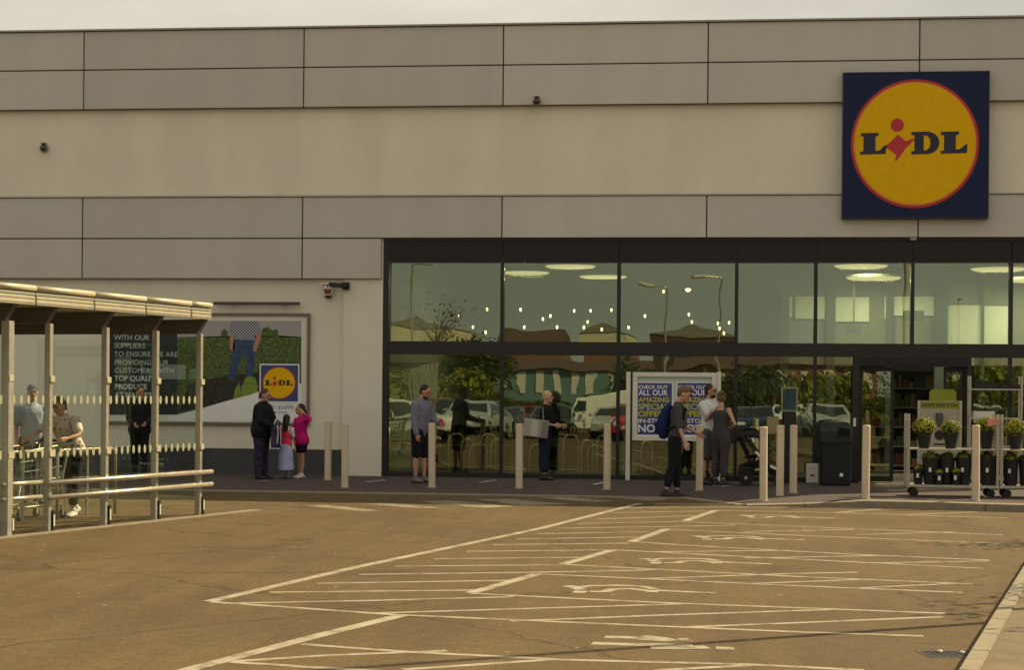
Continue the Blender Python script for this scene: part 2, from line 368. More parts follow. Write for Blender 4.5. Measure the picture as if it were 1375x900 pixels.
while x < 12:
    x1 = x + 0.915; a = Vector((x + .004, kerb_y(x), 0)); b = Vector((x1 - .004, kerb_y(x1), 0))
    za, zb = -0.095 * drop(x) + .003, -0.095 * drop(x1) + .003
    d = (b - a).normalized(); nn = Vector((d.y, -d.x, 0)) * 0.15
    vs = [a + nn, b + nn, b, a]; vs = [Vector((q.x, q.y, -0.3)) for q in vs] + [Vector((q.x, q.y, z - (.012 if k < 2 else 0))) for k, (q, z) in enumerate(zip(vs, (za, zb, zb, za)))]
    m = MB(); m.add(vs, [(0, 3, 2, 1), (4, 5, 6, 7), (0, 1, 5, 4), (1, 2, 6, 5), (2, 3, 7, 6), (3, 0, 4, 7)])
    m.build('kerb_stone', M['kerb'], kerb); x = x1
def PV(px, py):                                              # a measured point on the pavement
    z = 0.0
    for _ in range(8):
        x, y = G(px, py, z); z += .6 * (pave_z(x, y) - z)
    return (x, y, z)
# kerb and verge on the right of the bays
VKW = .118
ka, kb = Vector((*G(1375, 773), 0)), Vector((*G(1300, 900), 0)); kd = (ka - kb).normalized()
kn = Vector((kd.y, -kd.x, 0))
vk = tag(thing('verge_kerb', None, None), kind='structure')
s = -3.5
while s < 11.5:
    a, b = kb + kd * (s + .004), kb + kd * (s + .911)
    vs = [a, b, b + kn * VKW, a + kn * VKW]
    m = MB(); m.add([(q.x, q.y, -.3) for q in vs] + [(q.x, q.y, -.015) for q in vs], [(0, 3, 2, 1), (4, 5, 6, 7), (0, 1, 5, 4), (1, 2, 6, 5), (2, 3, 7, 6), (3, 0, 4, 7)])
    m.build('kerb_stone', M['kerb'], vk, bevel=.008); s += .915
e0, e1 = kb + kd * -3.5 + kn * (VKW + .002), kb + kd * 11.5 + kn * (VKW + .002)
m = MB(); m.add([(e0.x, e0.y, -.03), (e0.x + 30, e0.y + 4, -.03), (e1.x + 30, e1.y + 4, -.03), (e1.x, e1.y, -.03)], [(0, 1, 2, 3)])
tag(m.build('verge', M['verge'], fix=False), kind='structure')

# ------------------------------------------------------------------ painted markings
def stroke(mb, pts, w, z):                                   # a painted line along ground points
    pts = [Vector((p[0], p[1], 0)) for p in pts]; n = len(pts); vs = []
    for i, p in enumerate(pts):
        d = (pts[min(i + 1, n - 1)] - pts[max(i - 1, 0)]).normalized(); q = Vector((-d.y, d.x, 0)) * w / 2
        vs += [(p.x - q.x, p.y - q.y, z), (p.x + q.x, p.y + q.y, z)]
    return mb.add(vs, [(2 * i, 2 * i + 2, 2 * i + 3, 2 * i + 1) for i in range(n - 1)])
bays = tag(thing('bay_markings', None, None), kind='structure')
def mark(name, px, w, z):
    m = MB(); stroke(m, [G(a, b) for a, b in px], w, z); return m.build(name, M['road_paint'], bays, fix=False)
for px, w in (([(281, 808.5), (478, 762.5), (722, 711), (860, 676.5)], .115), ([(240, 904), (330, 880), (437, 852), (540, 827)], .125), ([(632, 797), (722, 771.5)], .12),
              ([(757, 758), (824, 739)], .12), ([(848, 728), (896, 711)], .12), ([(920, 700), (961, 686)], .12)):
    mark('bay_front_line', px, w, -.1175)
for px in ([(283, 809), (526, 826), (740, 835.5), (1060, 849), (1240, 855)], [(632, 797.5), (740, 803), (903, 810.7), (1060, 816.5), (1269, 824.5)],
           [(722, 771.5), (870, 778), (1060, 787), (1292, 796.5)], [(757, 758.8), (889, 765.5), (1060, 774.5), (1306, 785)],
           [(824, 739), (940, 745), (1060, 751), (1320, 764)], [(848, 728), (940, 734), (1050, 740), (1147, 745), (1329, 753)],
           [(896, 711.5), (1060, 719), (1341, 730.6)], [(912, 701), (1060, 707), (1346, 719)], [(961, 686), (1122, 689), (1356, 696.5)],
           [(405, 866), (550, 876.5), (760, 887), (1000, 893), (1160, 901)], [(310, 890), (420, 897), (520, 903)]):
    mark('bay_line', px, .082, -.1182)
for px in ([(298, 811), (500, 807), (690, 802)], [(362, 796), (646, 793)], [(426, 784), (686, 780)], [(482, 772), (710, 769.3), (880, 766)], [(530, 761), (757, 759)],
           [(582, 751), (778, 749)], [(626, 741), (826, 739)], [(662, 732), (845, 730)], [(694, 724.4), (856, 721.7)], [(722, 717.3), (873, 714.7)],
           [(750, 710), (987, 706)], [(774, 703.5), (912, 701)], [(803, 697.5), (931, 693)], [(819, 689), (950, 686.6)], [(842, 682.5), (958, 681.3), (1058, 681.4)],
           [(506, 824), (740, 817), (914, 811.7)], [(686, 834.8), (900, 826.3), (1114, 819.3)], [(914, 843), (1060, 837.5), (1266, 829)],
           [(859, 778), (1060, 771), (1152, 778 - 9)], [(1000, 784.5), (1152, 779)], [(1156, 790), (1283, 784)],
           [(866, 741.7), (1060, 739.6)], [(1000, 750), (1192, 746.5)], [(1180, 756.5), (1328, 754)], [(1122, 688.8), (1184, 684)], [(1213, 692), (1312, 687.6)],
           [(1000, 714.5), (1147, 711.5)], [(1150, 718.5), (1280, 715)], [(310, 889), (437, 881), (600, 874.5)], [(540, 900), (740, 886.5)], [(880, 901), (1010, 894)]):
    mark('hatch_line', px, .076, -.1189)
# wheelchair symbols, one template moved from bay to bay
wc = [([(770, 790), (792, 787.3), (830, 786.6), (862, 788), (880, 791.5)], .075), ([(763, 789.2), (778, 788)], .16), ([(770, 795.2), (788, 795.8)], .13),
      ([(792, 795.2), (812, 795.2), (824, 792), (845, 791.2), (866, 793.5), (876, 795)], .085), ([(868, 794.6), (884, 795)], .15), ([(880, 793.6), (930, 796), (961, 797.3)], .085), ([(772, 790.5), (781, 793)], .085)]
def symbol(corner):
    c0 = Vector(G(722, 771.5)); c1 = Vector(G(*corner)); m = MB()
    for i, (px, w) in enumerate(wc):
        stroke(m, [Vector(G(a, b)) - c0 + c1 for a, b in px], w * 1.35, -.1186 + .0003 * i)
    m.build('wheelchair_symbol', M['road_paint'], bays, fix=False)
for c_ in ((722, 771.5), (824, 739), (896, 711.5), (961, 686)): symbol(c_)
m = MB()
for i, (px, w) in enumerate((([(812, 856), (858, 857.2)], .11), ([(795, 864.5), (850, 866.5), (905, 867)], .115), ([(860, 855.3), (885, 858), (903, 861.5)], .12), ([(858, 858.5), (898, 861)], .10),
                ([(873, 870.5), (915, 871), (950, 870)], .13), ([(880, 866.5), (930, 868)], .11), ([(911, 860), (926, 860)], .12), ([(961, 871.5), (986, 872)], .12))):
    stroke(m, [G(a, b) for a, b in px], w * 1.2, -.1186 + .0003 * i)
m.build('family_symbol', M['road_paint'], bays, fix=False)
zc = tag(thing('zebra_crossing', None, None), kind='structure')
for q in ([(402, 679), (440, 678.7), (512, 686.3), (487, 687.2)], [(482, 676.5), (520, 676.2), (596, 682.2), (565, 683.2)], [(561, 674.3), (604, 672.5), (691, 680.3), (650, 682.3)],
          [(640, 671.2), (678, 670.3), (766, 677.6), (700, 679.2)], [(724, 669), (762, 667.6), (824, 673.2), (798, 675)], [(797, 667.4), (832, 666.2), (900, 671), (878, 672.8)],
          [(863, 666.6), (892, 664.6), (991, 667.2), (980, 670.2)], [(880, 676.3), (990, 676.9), (990, 678.1), (880, 677.6)]):
    m = MB(); m.add([(*G(a, b), -.1186) for a, b in q], [(3, 2, 1, 0)]); m.build('crossing_stripe', M['worn_paint'], zc, fix=False)
M['floor_tape'] = mat('white_floor_tape', (0.6, 0.6, 0.58), 0.6, var=0.08)
for i, (px, nb) in enumerate((([(491, 648.7), (517, 645)], 'on the pavement in front of the cream pier'), ([(644, 649.2), (666, 645.8)], 'on the pavement left of the tote bag woman'),
            ([(797, 652), (812, 648.8)], 'on the pavement left of the poster stand'), ([(362, 647.5), (352, 646.5)], 'by the feet of the person in black beside the billboard'))):
    m = MB(); stroke(m, [PV(a, b)[:2] for a, b in px], .07, PV(*px[0])[2] + .012)
    tag(m.build('floor_tape', M['floor_tape'], fix=False), 'short white tape strip stuck ' + nb, 'floor tape', 'queue markers on the pavement')
# drain in the car park
gx, gy = G(1282, 879)
dr = thing('drain_grate', 'iron drain grate sunk in the asphalt beside the kerb on the right', 'drain', (gx, gy, -.12), .2)
MB().box(-.2, .2, -.13, .13, -.05, .001).build('sump', M['black'], dr)
m = MB(); m.box(-.22, .22, -.16, -.13, 0, .004).box(-.22, .22, .13, .16, 0, .004).box(-.22, -.2, -.13, .13, 0, .004).box(.2, .22, -.13, .13, 0, .004); m.build('rim', M['beam'], dr)
for k in range(9): MB().box(-.19 + .044 * k, -.165 + .044 * k, -.13, .13, .001, .004).build('bar', M['blacker'], dr)
for px, py in ((1262, 877), (1292, 878.5)):
    m = MB(); q = G(px, py); m.lathe((q[0], q[1], -.115), [(.008, 0), (.02, .004), (.013, .012), (.003, .015)], 7)
    tag(m.build('litter_scrap', M['white']), 'crumpled white paper scrap at the %s of the drain grate' % ('left end' if px < 1270 else 'right end'), 'litter')

# ------------------------------------------------------------------ the shop
shop = thing('supermarket', 'long low supermarket with grey panel bands and a glazed dark framed shop front', 'building', (0, 0, 0), world=True)
XE = 7.4                                                     # the right end of the building
def bx(name, m, a, **k): return MB().box(*a).build(name, m, shop, **k)
Z0, Z1, Z2, Z3, Z4, Z5 = 3.81, 4.60, 5.41, 7.14, 7.92, 8.69
GL, GR = -6.77, XE - .25
bx('upper_wall', M['render'], (-26, XE, 0, .3, 4.62, 8.66))
bx('lower_wall', M['render'], (-26, -7.55, 0.0, .3, .5, 4.62))
bx('plinth', M['plinth'], (-26, -7.55, -.012, .29, -.1, .5))
bx('pier', M['pier'], (-7.55, GL, -.055, .3, -.1, 4.62), bevel=.006)
bx('pier', M['pier'], (GR, XE, -.055, .3, -.1, 4.62))
bx('end_wall', M['render'], (XE - .3, XE, .3, 26, 4.62, 8.66)); bx('end_wall', M['render'], (XE - .3, XE, 12, 26, -.1, 4.62))
bx('end_wall', M['render'], (-26, -25.7, .3, 26, -.1, 8.66)); bx('rear_wall', M['render'], (-26, XE, 26, 26.3, -.1, 8.66))
bx('roof', M['joint'], (-25.7, XE - .3, .3, 26, 8.3, 8.5))
bx('joint_backing', M['joint'], (-26, XE, -.075, -.002, Z3 + .01, Z5 - .02)); bx('joint_backing', M['joint'], (-26, XE, -.075, -.002, Z1 + .01, Z2 - .01))
bx('joint_backing', M['joint'], (-26, GL - .03, -.075, -.0025, Z0 + .01, Z1 + .008))
bx('coping', M['coping'], (-26.03, XE + .03, -.17, .34, Z5 - .005, Z5 + .028))
bx('flashing', M['flashing'], (-26, XE, -.15, -.001, Z2, Z2 + .028))
VJ = [-26, -21.6, -17.2, -12.775, -8.355, -4.455, -.555, 3.37, XE]
k = 0
for za, zb, xs_ in ((Z4, Z5 - .006, VJ), (Z3, Z4, VJ), (Z1, Z2, VJ), (Z0, Z1, VJ[:5] + [GL - .02])):
    for xa, xb in zip(xs_, xs_[1:]):
        g = .0115
        p = bx('cladding_panel', M['panel'][(k * 7 + 3) % 4], (xa + g, xb - g, -.125, -.080, za + g, zb - g), bevel=.006); k += 1
# glazed front: frame members butt end to end
MU = [-6.64, -4.45, -2.21, .02, 1.50, 3.29, 5.09, 6.95]
bx('jamb', M['frame'], (GL, -6.66, -.03, .14, 0, 4.56)); bx('jamb', M['frame'], (6.99, GR, -.03, .14, 0, 4.56))
bx('header_rail', M['frame'], (-6.66, 6.99, -.03, .14, 4.14, 4.18))
bx('head_trim', M['frame'], (GL, GR, -.06, .16, 4.56, 4.612))
edges = [-6.66] + [x for x in MU[1:-1]] + [6.99]
for xa, xb in zip(edges, edges[1:]): bx('header_panel', M['header'], (xa + .006, xb - .006, -.045, .05, 4.18, 4.556), bevel=.004)
bx('sill_rail', M['frame'], (-6.66, 2.20, -.02, .13, 0, .09)); bx('sill_rail', M['frame'], (4.36, 6.99, -.02, .13, 0, .09))
for i, x in enumerate(MU[1:-1]):
    bx('mullion', M['frame'], (x - .033, x + .033, -.035, .14, 2.62, 4.14))
    if i != 4: bx('mullion', M['frame'], (x - .03, x + .03, -.035, .14, .09, 2.37))
bx('transom', M['frame'], (-6.66, 6.99, -.02, .13, 2.372, 2.618)); bx('transom_lip', M['frame'], (-6.66, 6.99, -.05, -.021, 2.365, 2.40))
PE = [-6.66] + MU[1:-1] + [6.99]
def pane(xa, xb, za, zb):
    m = MB(); m.box(xa, xb, .050, .070, za, zb); o = m.build('window_pane', M['glass' if za > 2 else 'low_glass'], shop)
    c = Vector(((xa + xb) / 2, .06, (za + zb) / 2)); rx, rz = random.gauss(0, .0008), random.gauss(0, .0012)
    rot = Matrix.Translation(c) @ Matrix.Rotation(rz, 4, 'Z') @ Matrix.Rotation(rx, 4, 'X') @ Matrix.Translation(-c); o.data.transform(rot)
for xa, xb in zip(PE, PE[1:]): pane(xa + .034, xb - .034, 2.622, 4.138)
for xa, xb in ((PE[0] - .02, PE[1]), (PE[1], PE[2]), (PE[2], PE[3]), (PE[3], PE[4]), (PE[4], 2.2), (4.40, PE[6]), (PE[6], PE[7])): pane(xa + .034, xb - .034, .092, 2.37)
# entrance
bx('door_jamb', M['frame'], (2.20, 2.32, -.04, .16, 0, 2.364)); bx('door_jamb', M['frame'], (4.30, 4.38, -.04, .16, 0, 2.364))
bx('door_header', M['header'], (2.32, 4.30, -.04, .5, 2.20, 2.364))
def door(xa, xb, y):
    m = MB(); m.box(xa, xa + .06, y, y + .05, .02, 2.19).box(xb - .06, xb, y, y + .05, .02, 2.19).box(xa + .06, xb - .06, y, y + .05, 2.10, 2.19).box(xa + .06, xb - .06, y, y + .05, .02, .12)
    d = m.build('sliding_door', M['frame'], shop)
    MB().box(xa + .06, xb - .06, y + .018, y + .03, .12, 2.10).build('door_pane', M['glass'], d, off=(0, 0, 0))
door(2.33, 2.98, .2); door(3.9, 4.29, .2)
bx('door_sign', M['white'], (2.215, 2.265, -.052, -.041, 1.06, 1.22))
# inside
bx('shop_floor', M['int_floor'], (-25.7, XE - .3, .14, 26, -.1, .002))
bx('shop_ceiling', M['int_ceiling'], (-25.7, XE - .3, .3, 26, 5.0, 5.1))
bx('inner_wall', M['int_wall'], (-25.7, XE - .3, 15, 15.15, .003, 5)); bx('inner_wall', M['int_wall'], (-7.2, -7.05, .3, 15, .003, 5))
# lobby screen at the right: window brightness put into pale boards between grey columns
def P(px, py, y): return F(px, py, y)
LY = 4.2
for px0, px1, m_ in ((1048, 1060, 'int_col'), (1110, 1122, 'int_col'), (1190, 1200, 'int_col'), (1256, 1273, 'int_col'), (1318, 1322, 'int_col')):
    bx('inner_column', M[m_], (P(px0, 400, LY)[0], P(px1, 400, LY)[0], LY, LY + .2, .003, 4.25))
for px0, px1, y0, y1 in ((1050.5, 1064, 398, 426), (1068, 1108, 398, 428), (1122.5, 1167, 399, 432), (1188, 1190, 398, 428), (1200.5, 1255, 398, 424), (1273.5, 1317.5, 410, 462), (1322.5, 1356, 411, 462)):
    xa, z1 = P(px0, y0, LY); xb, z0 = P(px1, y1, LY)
    bx('window_light_board', M['int_pale'], (xa, xb, LY + .06, LY + .1, z0, z1))
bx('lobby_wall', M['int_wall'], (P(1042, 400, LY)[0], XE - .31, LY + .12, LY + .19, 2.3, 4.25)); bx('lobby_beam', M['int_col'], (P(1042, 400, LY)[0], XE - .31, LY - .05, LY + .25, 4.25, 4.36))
for px0, px1, y0, y1 in ((1213, 1241, 417, 431), (1137, 1156, 434, 447)):
    xa, z1 = P(px0, y0, 3.6); xb, z0 = P(px1, y1, 3.6)
    m = MB(); m.box(xa, xb, 3.6, 3.65, z0, z1); m.box((xa + xb) / 2 - .015, (xa + xb) / 2 + .015, 3.61, 3.64, z1, 4.9)
    tag(m.build('hanging_sign', M['int_col']), 'small dark sign hanging inside the lobby behind the %s upper pane' % ('door side' if px0 > 1200 else 'third from right'), 'hanging sign')
def disc_lamp(px, py, wpx, y, label):
    x, z = P(px, py, y); r = wpx / 2 / (FPX / (y + 35.5))
    t = thing('ceiling_lamp', label, 'ceiling lamp', (x, y, z), 0, 'round pendant lamps inside the shop')
    MB().lathe((0, 0, 0), [(.02, .05), (r * .96, .05), (r, .03), (r, -.0)], 28).build('housing', M['int_pale'], t)
    MB().lathe((0, 0, 0), [(r * .97, -.002), (r * .9, -.03), (.02, -.045)], 28).build('diffuser', M['lamp'], t)
    for a in (0, 2.1, 4.2): MB().tube([(r * .6 * math.cos(a), r * .6 * math.sin(a), .05), (r * .2 * math.cos(a), r * .2 * math.sin(a), 4.99 - z)], .006, 5).build('cable', M['steel'], t)
    ld = bpy.data.lights.new('lamp_light', 'AREA'); ld.shape = 'DISK'; ld.size = r * 1.6; ld.energy = 32 if px > 1000 else 30; ld.color = (1, .86, .58)
    lo = bpy.data.objects.new('lamp_light', ld); C.objects.link(lo); lo.parent = t; lo.location = (0, 0, -.06)
for a in ((766, 357.5, 70, 4.5, 'lit round ceiling lamp nearest the top of the second upper pane from the left'), (706, 366, 66, 6.5, 'lit round ceiling lamp at the upper left of the second pane from the left'),
          (810, 371.5, 66, 8.0, 'lit round ceiling lamp half hidden by the mullion between second and third panes'), (1156, 357, 72, 2.0, 'lit round ceiling lamp at the top of the pane above the entrance'),
          (1173, 373, 74, 3.0, 'lit round ceiling lamp just below another above the entrance'), (1341, 361, 74, 2.4, 'lit round ceiling lamp high behind the rightmost mullion'), (1390, 376, 70, 3.2, 'lit round ceiling lamp in the rightmost pane, cut by the photo edge')):
    disc_lamp(*a)
SPX = (587, 533, 566, 553, 556, 615, 614, 654, 635, 652, 699, 739, 729, 704, 771, 793, 821, 789, 784, 748, 808, 866, 844, 925, 929, 964, 979, 966, 972, 924, 891)
_pane = lambda x: ('first', 'second', 'third')[(x > 675) + (x > 831)]
ORD = ('leftmost', 'second', 'third', 'fourth', 'fifth', 'sixth', 'seventh', 'eighth', 'ninth', 'tenth', 'eleventh', 'twelfth')
SPL = ['small warm spotlight, %s from the left behind the %s upper pane' % (ORD[len([1 for j, q in enumerate(SPX) if _pane(q) == _pane(x) and (q, j) < (x, k_)])], _pane(x)) for k_, x in enumerate(SPX)]
for i, (px, py) in enumerate(((587, 378), (533, 402), (566, 414), (553, 418), (556, 431), (615, 423), (614, 427), (654, 414), (635, 438), (652, 445), (699, 414.5), (739, 423), (729, 427), (704, 438), (771, 416), (793, 416), (821, 415),
                              (789, 431), (784, 438.5), (748, 438), (808, 441), (866, 423), (844, 438.5), (925, 421), (929, 431), (964, 433), (979, 432), (966, 439.5), (972, 446), (924, 388), (891, 390))):
    y = 9 + (i * 37 % 9) * .55; x, z = P(px, py, y); r = .034 if px != 924 else .085
    t = thing('ceiling_spotlight', SPL[i], 'spotlight', (x, y, z), 0, 'spotlights inside the shop')
    MB().lathe((0, 0, 0), [(r * .3, .10), (r * .6, .06), (r * .85, .012)], 10).build('shade', M['int_col'], t)
    MB().lathe((0, 0, 0), [(r * .4, .012), (r * .8, .0), (r * .75, -.04), (r * .4, -.07), (.005, -.075)], 10).build('bulb', M['spot'], t)
    MB().tube([(0, 0, .14), (0, 0, 4.99 - z)], .005, 4).build('cable', M['int_col'], t)
# shelving and produce seen through the glass
GOODS = [mat('goods_%s' % n_, tuple(.38 * q for q in c_), .5, var=.25, scale=9) for n_, c_ in (('red', (.25, .03, .03)), ('green', (.08, .16, .03)), ('cream', (.4, .36, .24)), ('blue', (.03, .06, .16)), ('ochre', (.3, .19, .03)), ('teal', (.03, .14, .13)))]
def shelf_unit(x0, x1, y, h, label, seed):
    t = thing('shelf_unit', label, 'shelving', ((x0 + x1) / 2, y, 0), world=True); rr = random.Random(seed)
    MB().box(x0, x1, y + .42, y + .46, .02, h).build('back_panel', M['int_col'], t)
    lv = [.12 + .42 * k for k in range(int((h - .1) / .42))]
    for z in lv: MB().box(x0, x1, y, y + .419, z, z + .03).build('shelf', M['int_wall'], t)
    packs = [MB() for _ in GOODS]
    for z in lv:
        x = x0 + .02
        while x < x1 - .15:
            w = rr.uniform(.05, .14); hh = rr.uniform(.1, .32); packs[rr.randrange(len(GOODS))].box(x, x + w - .012, y + rr.uniform(0, .06), y + .36, z + .031, z + .031 + hh); x += w
    for p, g in zip(packs, GOODS):
        if p.v: tag(p.build('packaged_goods', g, t), kind='stuff')
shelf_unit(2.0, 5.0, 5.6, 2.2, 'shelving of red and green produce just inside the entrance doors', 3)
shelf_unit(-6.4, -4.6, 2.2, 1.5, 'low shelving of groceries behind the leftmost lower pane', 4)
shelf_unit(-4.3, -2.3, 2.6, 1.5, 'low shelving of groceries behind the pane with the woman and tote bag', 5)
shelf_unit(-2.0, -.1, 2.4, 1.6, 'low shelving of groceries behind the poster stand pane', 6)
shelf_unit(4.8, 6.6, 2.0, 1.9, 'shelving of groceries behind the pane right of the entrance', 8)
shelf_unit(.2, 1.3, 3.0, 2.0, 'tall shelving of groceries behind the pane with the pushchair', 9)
M['danish_'] = mat('pale_hoop', (.62, .58, .30), .4, .2)
HOOPL = ['pale guard hoop inside the glass just left of the lilac sweatshirt man'] + ['pale guard hoop inside the leftmost lower pane, %s counting rightwards from the man' % n_ for n_ in ('first', 'second', 'third', 'fourth', 'fifth')] + ['pale guard hoop inside the second pane, directly left of the tote bag woman'] + ['pale guard hoop inside the second pane, %s counting rightwards from the tote bag woman' % n_ for n_ in ('first', 'second', 'third', 'fourth')] + ['pale guard hoop inside the glass under the special offers posters']
# pale guard hoops standing inside along the glass
for i, px in enumerate((541, 612, 627, 642, 655, 667, 722, 766, 788, 800, 811, 868)):
    x, _ = P(px, 640, .75); h = .62 + .1 * ((i * 5) % 3)
    t = thing('guard_hoop', HOOPL[i], 'guard hoop', (x, .75, .002), .35 + .3 * (i % 3), 'guard hoops inside the windows')
    m = MB(); w = .17; m.tube([(-w, 0, 0), (-w, 0, h - .12), (-w * .75, 0, h - .03), (-w * .3, 0, h), (w * .3, 0, h), (w * .75, 0, h - .03), (w, 0, h - .12), (w, 0, 0)], .016, 8); m.build('hoop', M['danish_'], t, smooth=True)
    for s_ in (-w, w): MB().lathe((s_, 0, 0), [(.05, 0), (.05, .008), (.02, .012)], 12).build('foot_plate', M['steel'], t)

# ------------------------------------------------------------------ shop sign
def logo(t, x0, x1, z0, z1, y, dep, back=True):
    W, H = x1 - x0, z1 - z0
    U = lambda a, b: (x0 + (a - 128) / 752 * W, z0 + (838 - b) / 750 * H)
    def disc(name, cx, cy, r, m, k):
        c = U(cx, cy); mb = MB(); mb.prism([(c[0] + r / 752 * W * math.cos(a), c[1] + r / 750 * H * math.sin(a)) for a in (2 * PI * i / 72 for i in range(72))], y - dep * (k + 1), y - dep * k); return mb.build(name, m, t)
    disc('red_ring', 500, 456, 334, M['red'], 0); disc('orange_ring', 500, 456, 320, M['orange'], 1); disc('yellow_disc', 500, 456, 312, M['yellow'], 2)
    def poly(name, pts, m, k=3): MB().prism([U(*p) for p in pts], y - dep * (k + 1), y - dep * k).build(name, m, t)
    Lp = [(218, 400), (310, 398), (310, 414), (295, 415), (295, 492), (318, 489), (343, 464), (352, 464), (348, 508), (215, 511), (215, 496), (232, 494), (232, 416), (218, 416)]
    poly('letter', Lp, M['letter']); poly('letter', [(635, 396), (728, 394), (728, 411), (712, 413), (712, 488), (736, 485), (763, 461), (773, 461), (770, 506), (635, 509), (635, 494), (652, 492), (652, 413), (635, 412)], M['letter'])
    poly('letter', [(482, 396), (549, 394), (549, 413), (546, 413), (546, 492), (549, 492), (549, 510), (482, 512), (482, 496), (498, 494), (498, 412), (482, 412)], M['letter'])
    mb = MB(); n = 18; outer, inner = [], []
    for i in range(n + 1):
        a = PI / 2 - PI * i / n
        outer.append(U(549.2 + 78 * math.cos(a) ** .8 if math.cos(a) > 0 else 549.2, 452 - 58 * math.sin(a))); inner.append(U(549.2 + 32 * max(0, math.cos(a)) ** .8, 452 - 39 * math.sin(a)))
    for i in range(n):
        q = [outer[i], outer[i + 1], inner[i + 1], inner[i]]; mb.prism(q, y - dep * 4, y - dep * 3)
    mb.build('letter', M['letter'], t)
    disc('letter_dot', 408, 359, 34, M['crimson'], 3)
    poly('letter_diamond', [(413, 408), (452, 444), (492, 428), (497, 436), (452, 478), (436, 504), (403, 546), (397, 540), (404, 514), (366, 484), (345, 476), (352, 462), (362, 456)], M['crimson'])
    if back: MB().box(x0, x1, y, y + back, z0, z1).build('sign_box', M['blue'], t)
sg = thing('store_sign', 'large square blue sign with a yellow disc and red rim high on the facade', 'sign', (3.29, -.3, 6.3), world=True)
logo(sg, 1.975, 4.612, 4.962, 7.655, -.28, .006, .15)
m = MB(); m.box(1.955, 1.975, -.287, -.125, 4.942, 7.675).box(4.612, 4.632, -.287, -.125, 4.942, 7.675).box(1.975, 4.612, -.287, -.125, 7.655, 7.675).box(1.975, 4.612, -.287, -.125, 4.942, 4.962); m.build('sign_frame', M['letter'], sg)

# ------------------------------------------------------------------ billboard on the wall
bb = thing('billboard', 'wide framed advertising billboard of a farmer in a green field fixed to the wall', 'billboard', (-10.2, -.03, .95), world=True)
bx0, bz1 = F(142, 427); bx1, _ = F(417, 421); _, bz0 = F(413, 572)
bz1 = F(413, 421)[1]
MB().box(bx0 + .05, bx1 - .05, -.03, -.004, bz0 + .05, bz1 - .05).build('poster_sheet', M['white'], bb)
M['bb_frame'] = mat('bronze_frame', (0.17, 0.14, 0.105), .5, .2, var=.1)
MB().box(bx0, bx1, -.07, -.005, bz1 - .05, bz1).build('frame_rail', M['bb_frame'], bb); MB().box(bx0, bx1, -.07, -.005, bz0, bz0 + .05).build('frame_rail', M['bb_frame'], bb)
MB().box(bx0, bx0 + .05, -.07, -.005, bz0 + .05, bz1 - .05).build('frame_stile', M['bb_frame'], bb); MB().box(bx1 - .05, bx1, -.07, -.005, bz0 + .05, bz1 - .05).build('frame_stile', M['bb_frame'], bb)
M['field_print'] = mat('field_print', (0.065, 0.10, 0.018), .5, var=.95, scale=18)
M['dark_print'] = mat('dark_green_print', (0.008, 0.020, 0.016), .5, var=.1)
M['sky_print'] = mat('grey_sky_print', (0.33, 0.32, 0.33), .5, var=.08, scale=2)
M['denim_print'] = mat('denim_print', (0.025, 0.055, 0.12), .5, var=.5, scale=9)
M['skin_print'] = mat('skin_print', (0.40, 0.20, 0.13), .5, var=.1)
M['soil_print'] = mat('soil_print', (0.018, 0.017, 0.009), .5, var=.8, scale=12)
M['cabbage_print'] = mat('cabbage_print', (0.16, 0.24, 0.03), .5, var=.45, scale=14)
M['plaid_print'] = mat('plaid_print', (0.3, 0.3, 0.35), .5)
t_ = M['plaid_print'].node_tree; b_ = t_.nodes['Principled BSDF']
ck = t_.nodes.new('ShaderNodeTexChecker'); ck.inputs['Scale'].default_value = 31; ck.inputs['Color1'].default_value = (.42, .42, .46, 1); ck.inputs['Color2'].default_value = (.035, .04, .11, 1)
gp = t_.nodes.new('ShaderNodeTexCoord'); mq = t_.nodes.new('ShaderNodeMapping'); mq.inputs['Scale'].default_value = (1, 0.0, 1); t_.links.new(gp.outputs['Object'], mq.inputs['Vector']); t_.links.new(mq.outputs['Vector'], ck.inputs['Vector']); t_.links.new(ck.outputs['Color'], b_.inputs['Base Color'])
def flat(name, pts, m, lay, par=bb, yy=-.03):
    q = [F(a, b, yy) for a, b in pts]; mb = MB(); mb.prism(q, yy - .0012 * (lay + 1), yy - .0012 * lay - .0001); return mb.build(name, m, par)
flat('sky_strip', [(238, 431), (404.5, 431), (404.5, 453), (238, 453)], M['sky_print'], 0)
flat('field_picture', [(238, 453), (300, 451.5), (360, 450), (404.5, 452.5), (404.5, 515), (392, 516), (340, 532), (310, 537), (273, 548), (238, 557)], M['field_print'], 0)
flat('text_panel', [(147, 432), (238, 431), (238, 557.2), (147, 557.5)], M['dark_print'], 0)
flat('soil', [(255, 515), (300, 505), (350, 500), (352, 528), (310, 537), (262, 550), (240, 553)], M['soil_print'], 1)
flat('bush', [(350, 452), (353, 441), (360, 439), (366, 444), (372, 442), (375, 453)], M['field_print'], 1)
flat('bush', [(296, 452), (298, 444), (302, 442), (306, 446), (306, 452)], M['field_print'], 1)
flat('jeans', [(314, 455), (341, 455), (344, 470), (342, 490), (338, 512), (330, 512), (331, 488), (328, 474), (321, 490), (314, 512), (306, 510), (311, 480)], M['denim_print'], 2)
flat('arm', [(309, 449), (314, 449), (315.5, 468), (312, 472), (308.5, 468)], M['skin_print'], 2); flat('arm', [(345, 448), (351, 447), (350, 456), (344, 472), (340, 472), (340, 466)], M['skin_print'], 3)
flat('shirt', [(310, 431), (345, 431), (351, 446), (345, 449), (342, 444), (342, 457), (315, 456), (315, 448), (308, 449)], M['plaid_print'], 4)
flat('cabbage', [(322, 535), (324, 520), (330, 508), (336, 505), (343, 508), (347, 520), (345, 529)], M['cabbage_print'], 3)
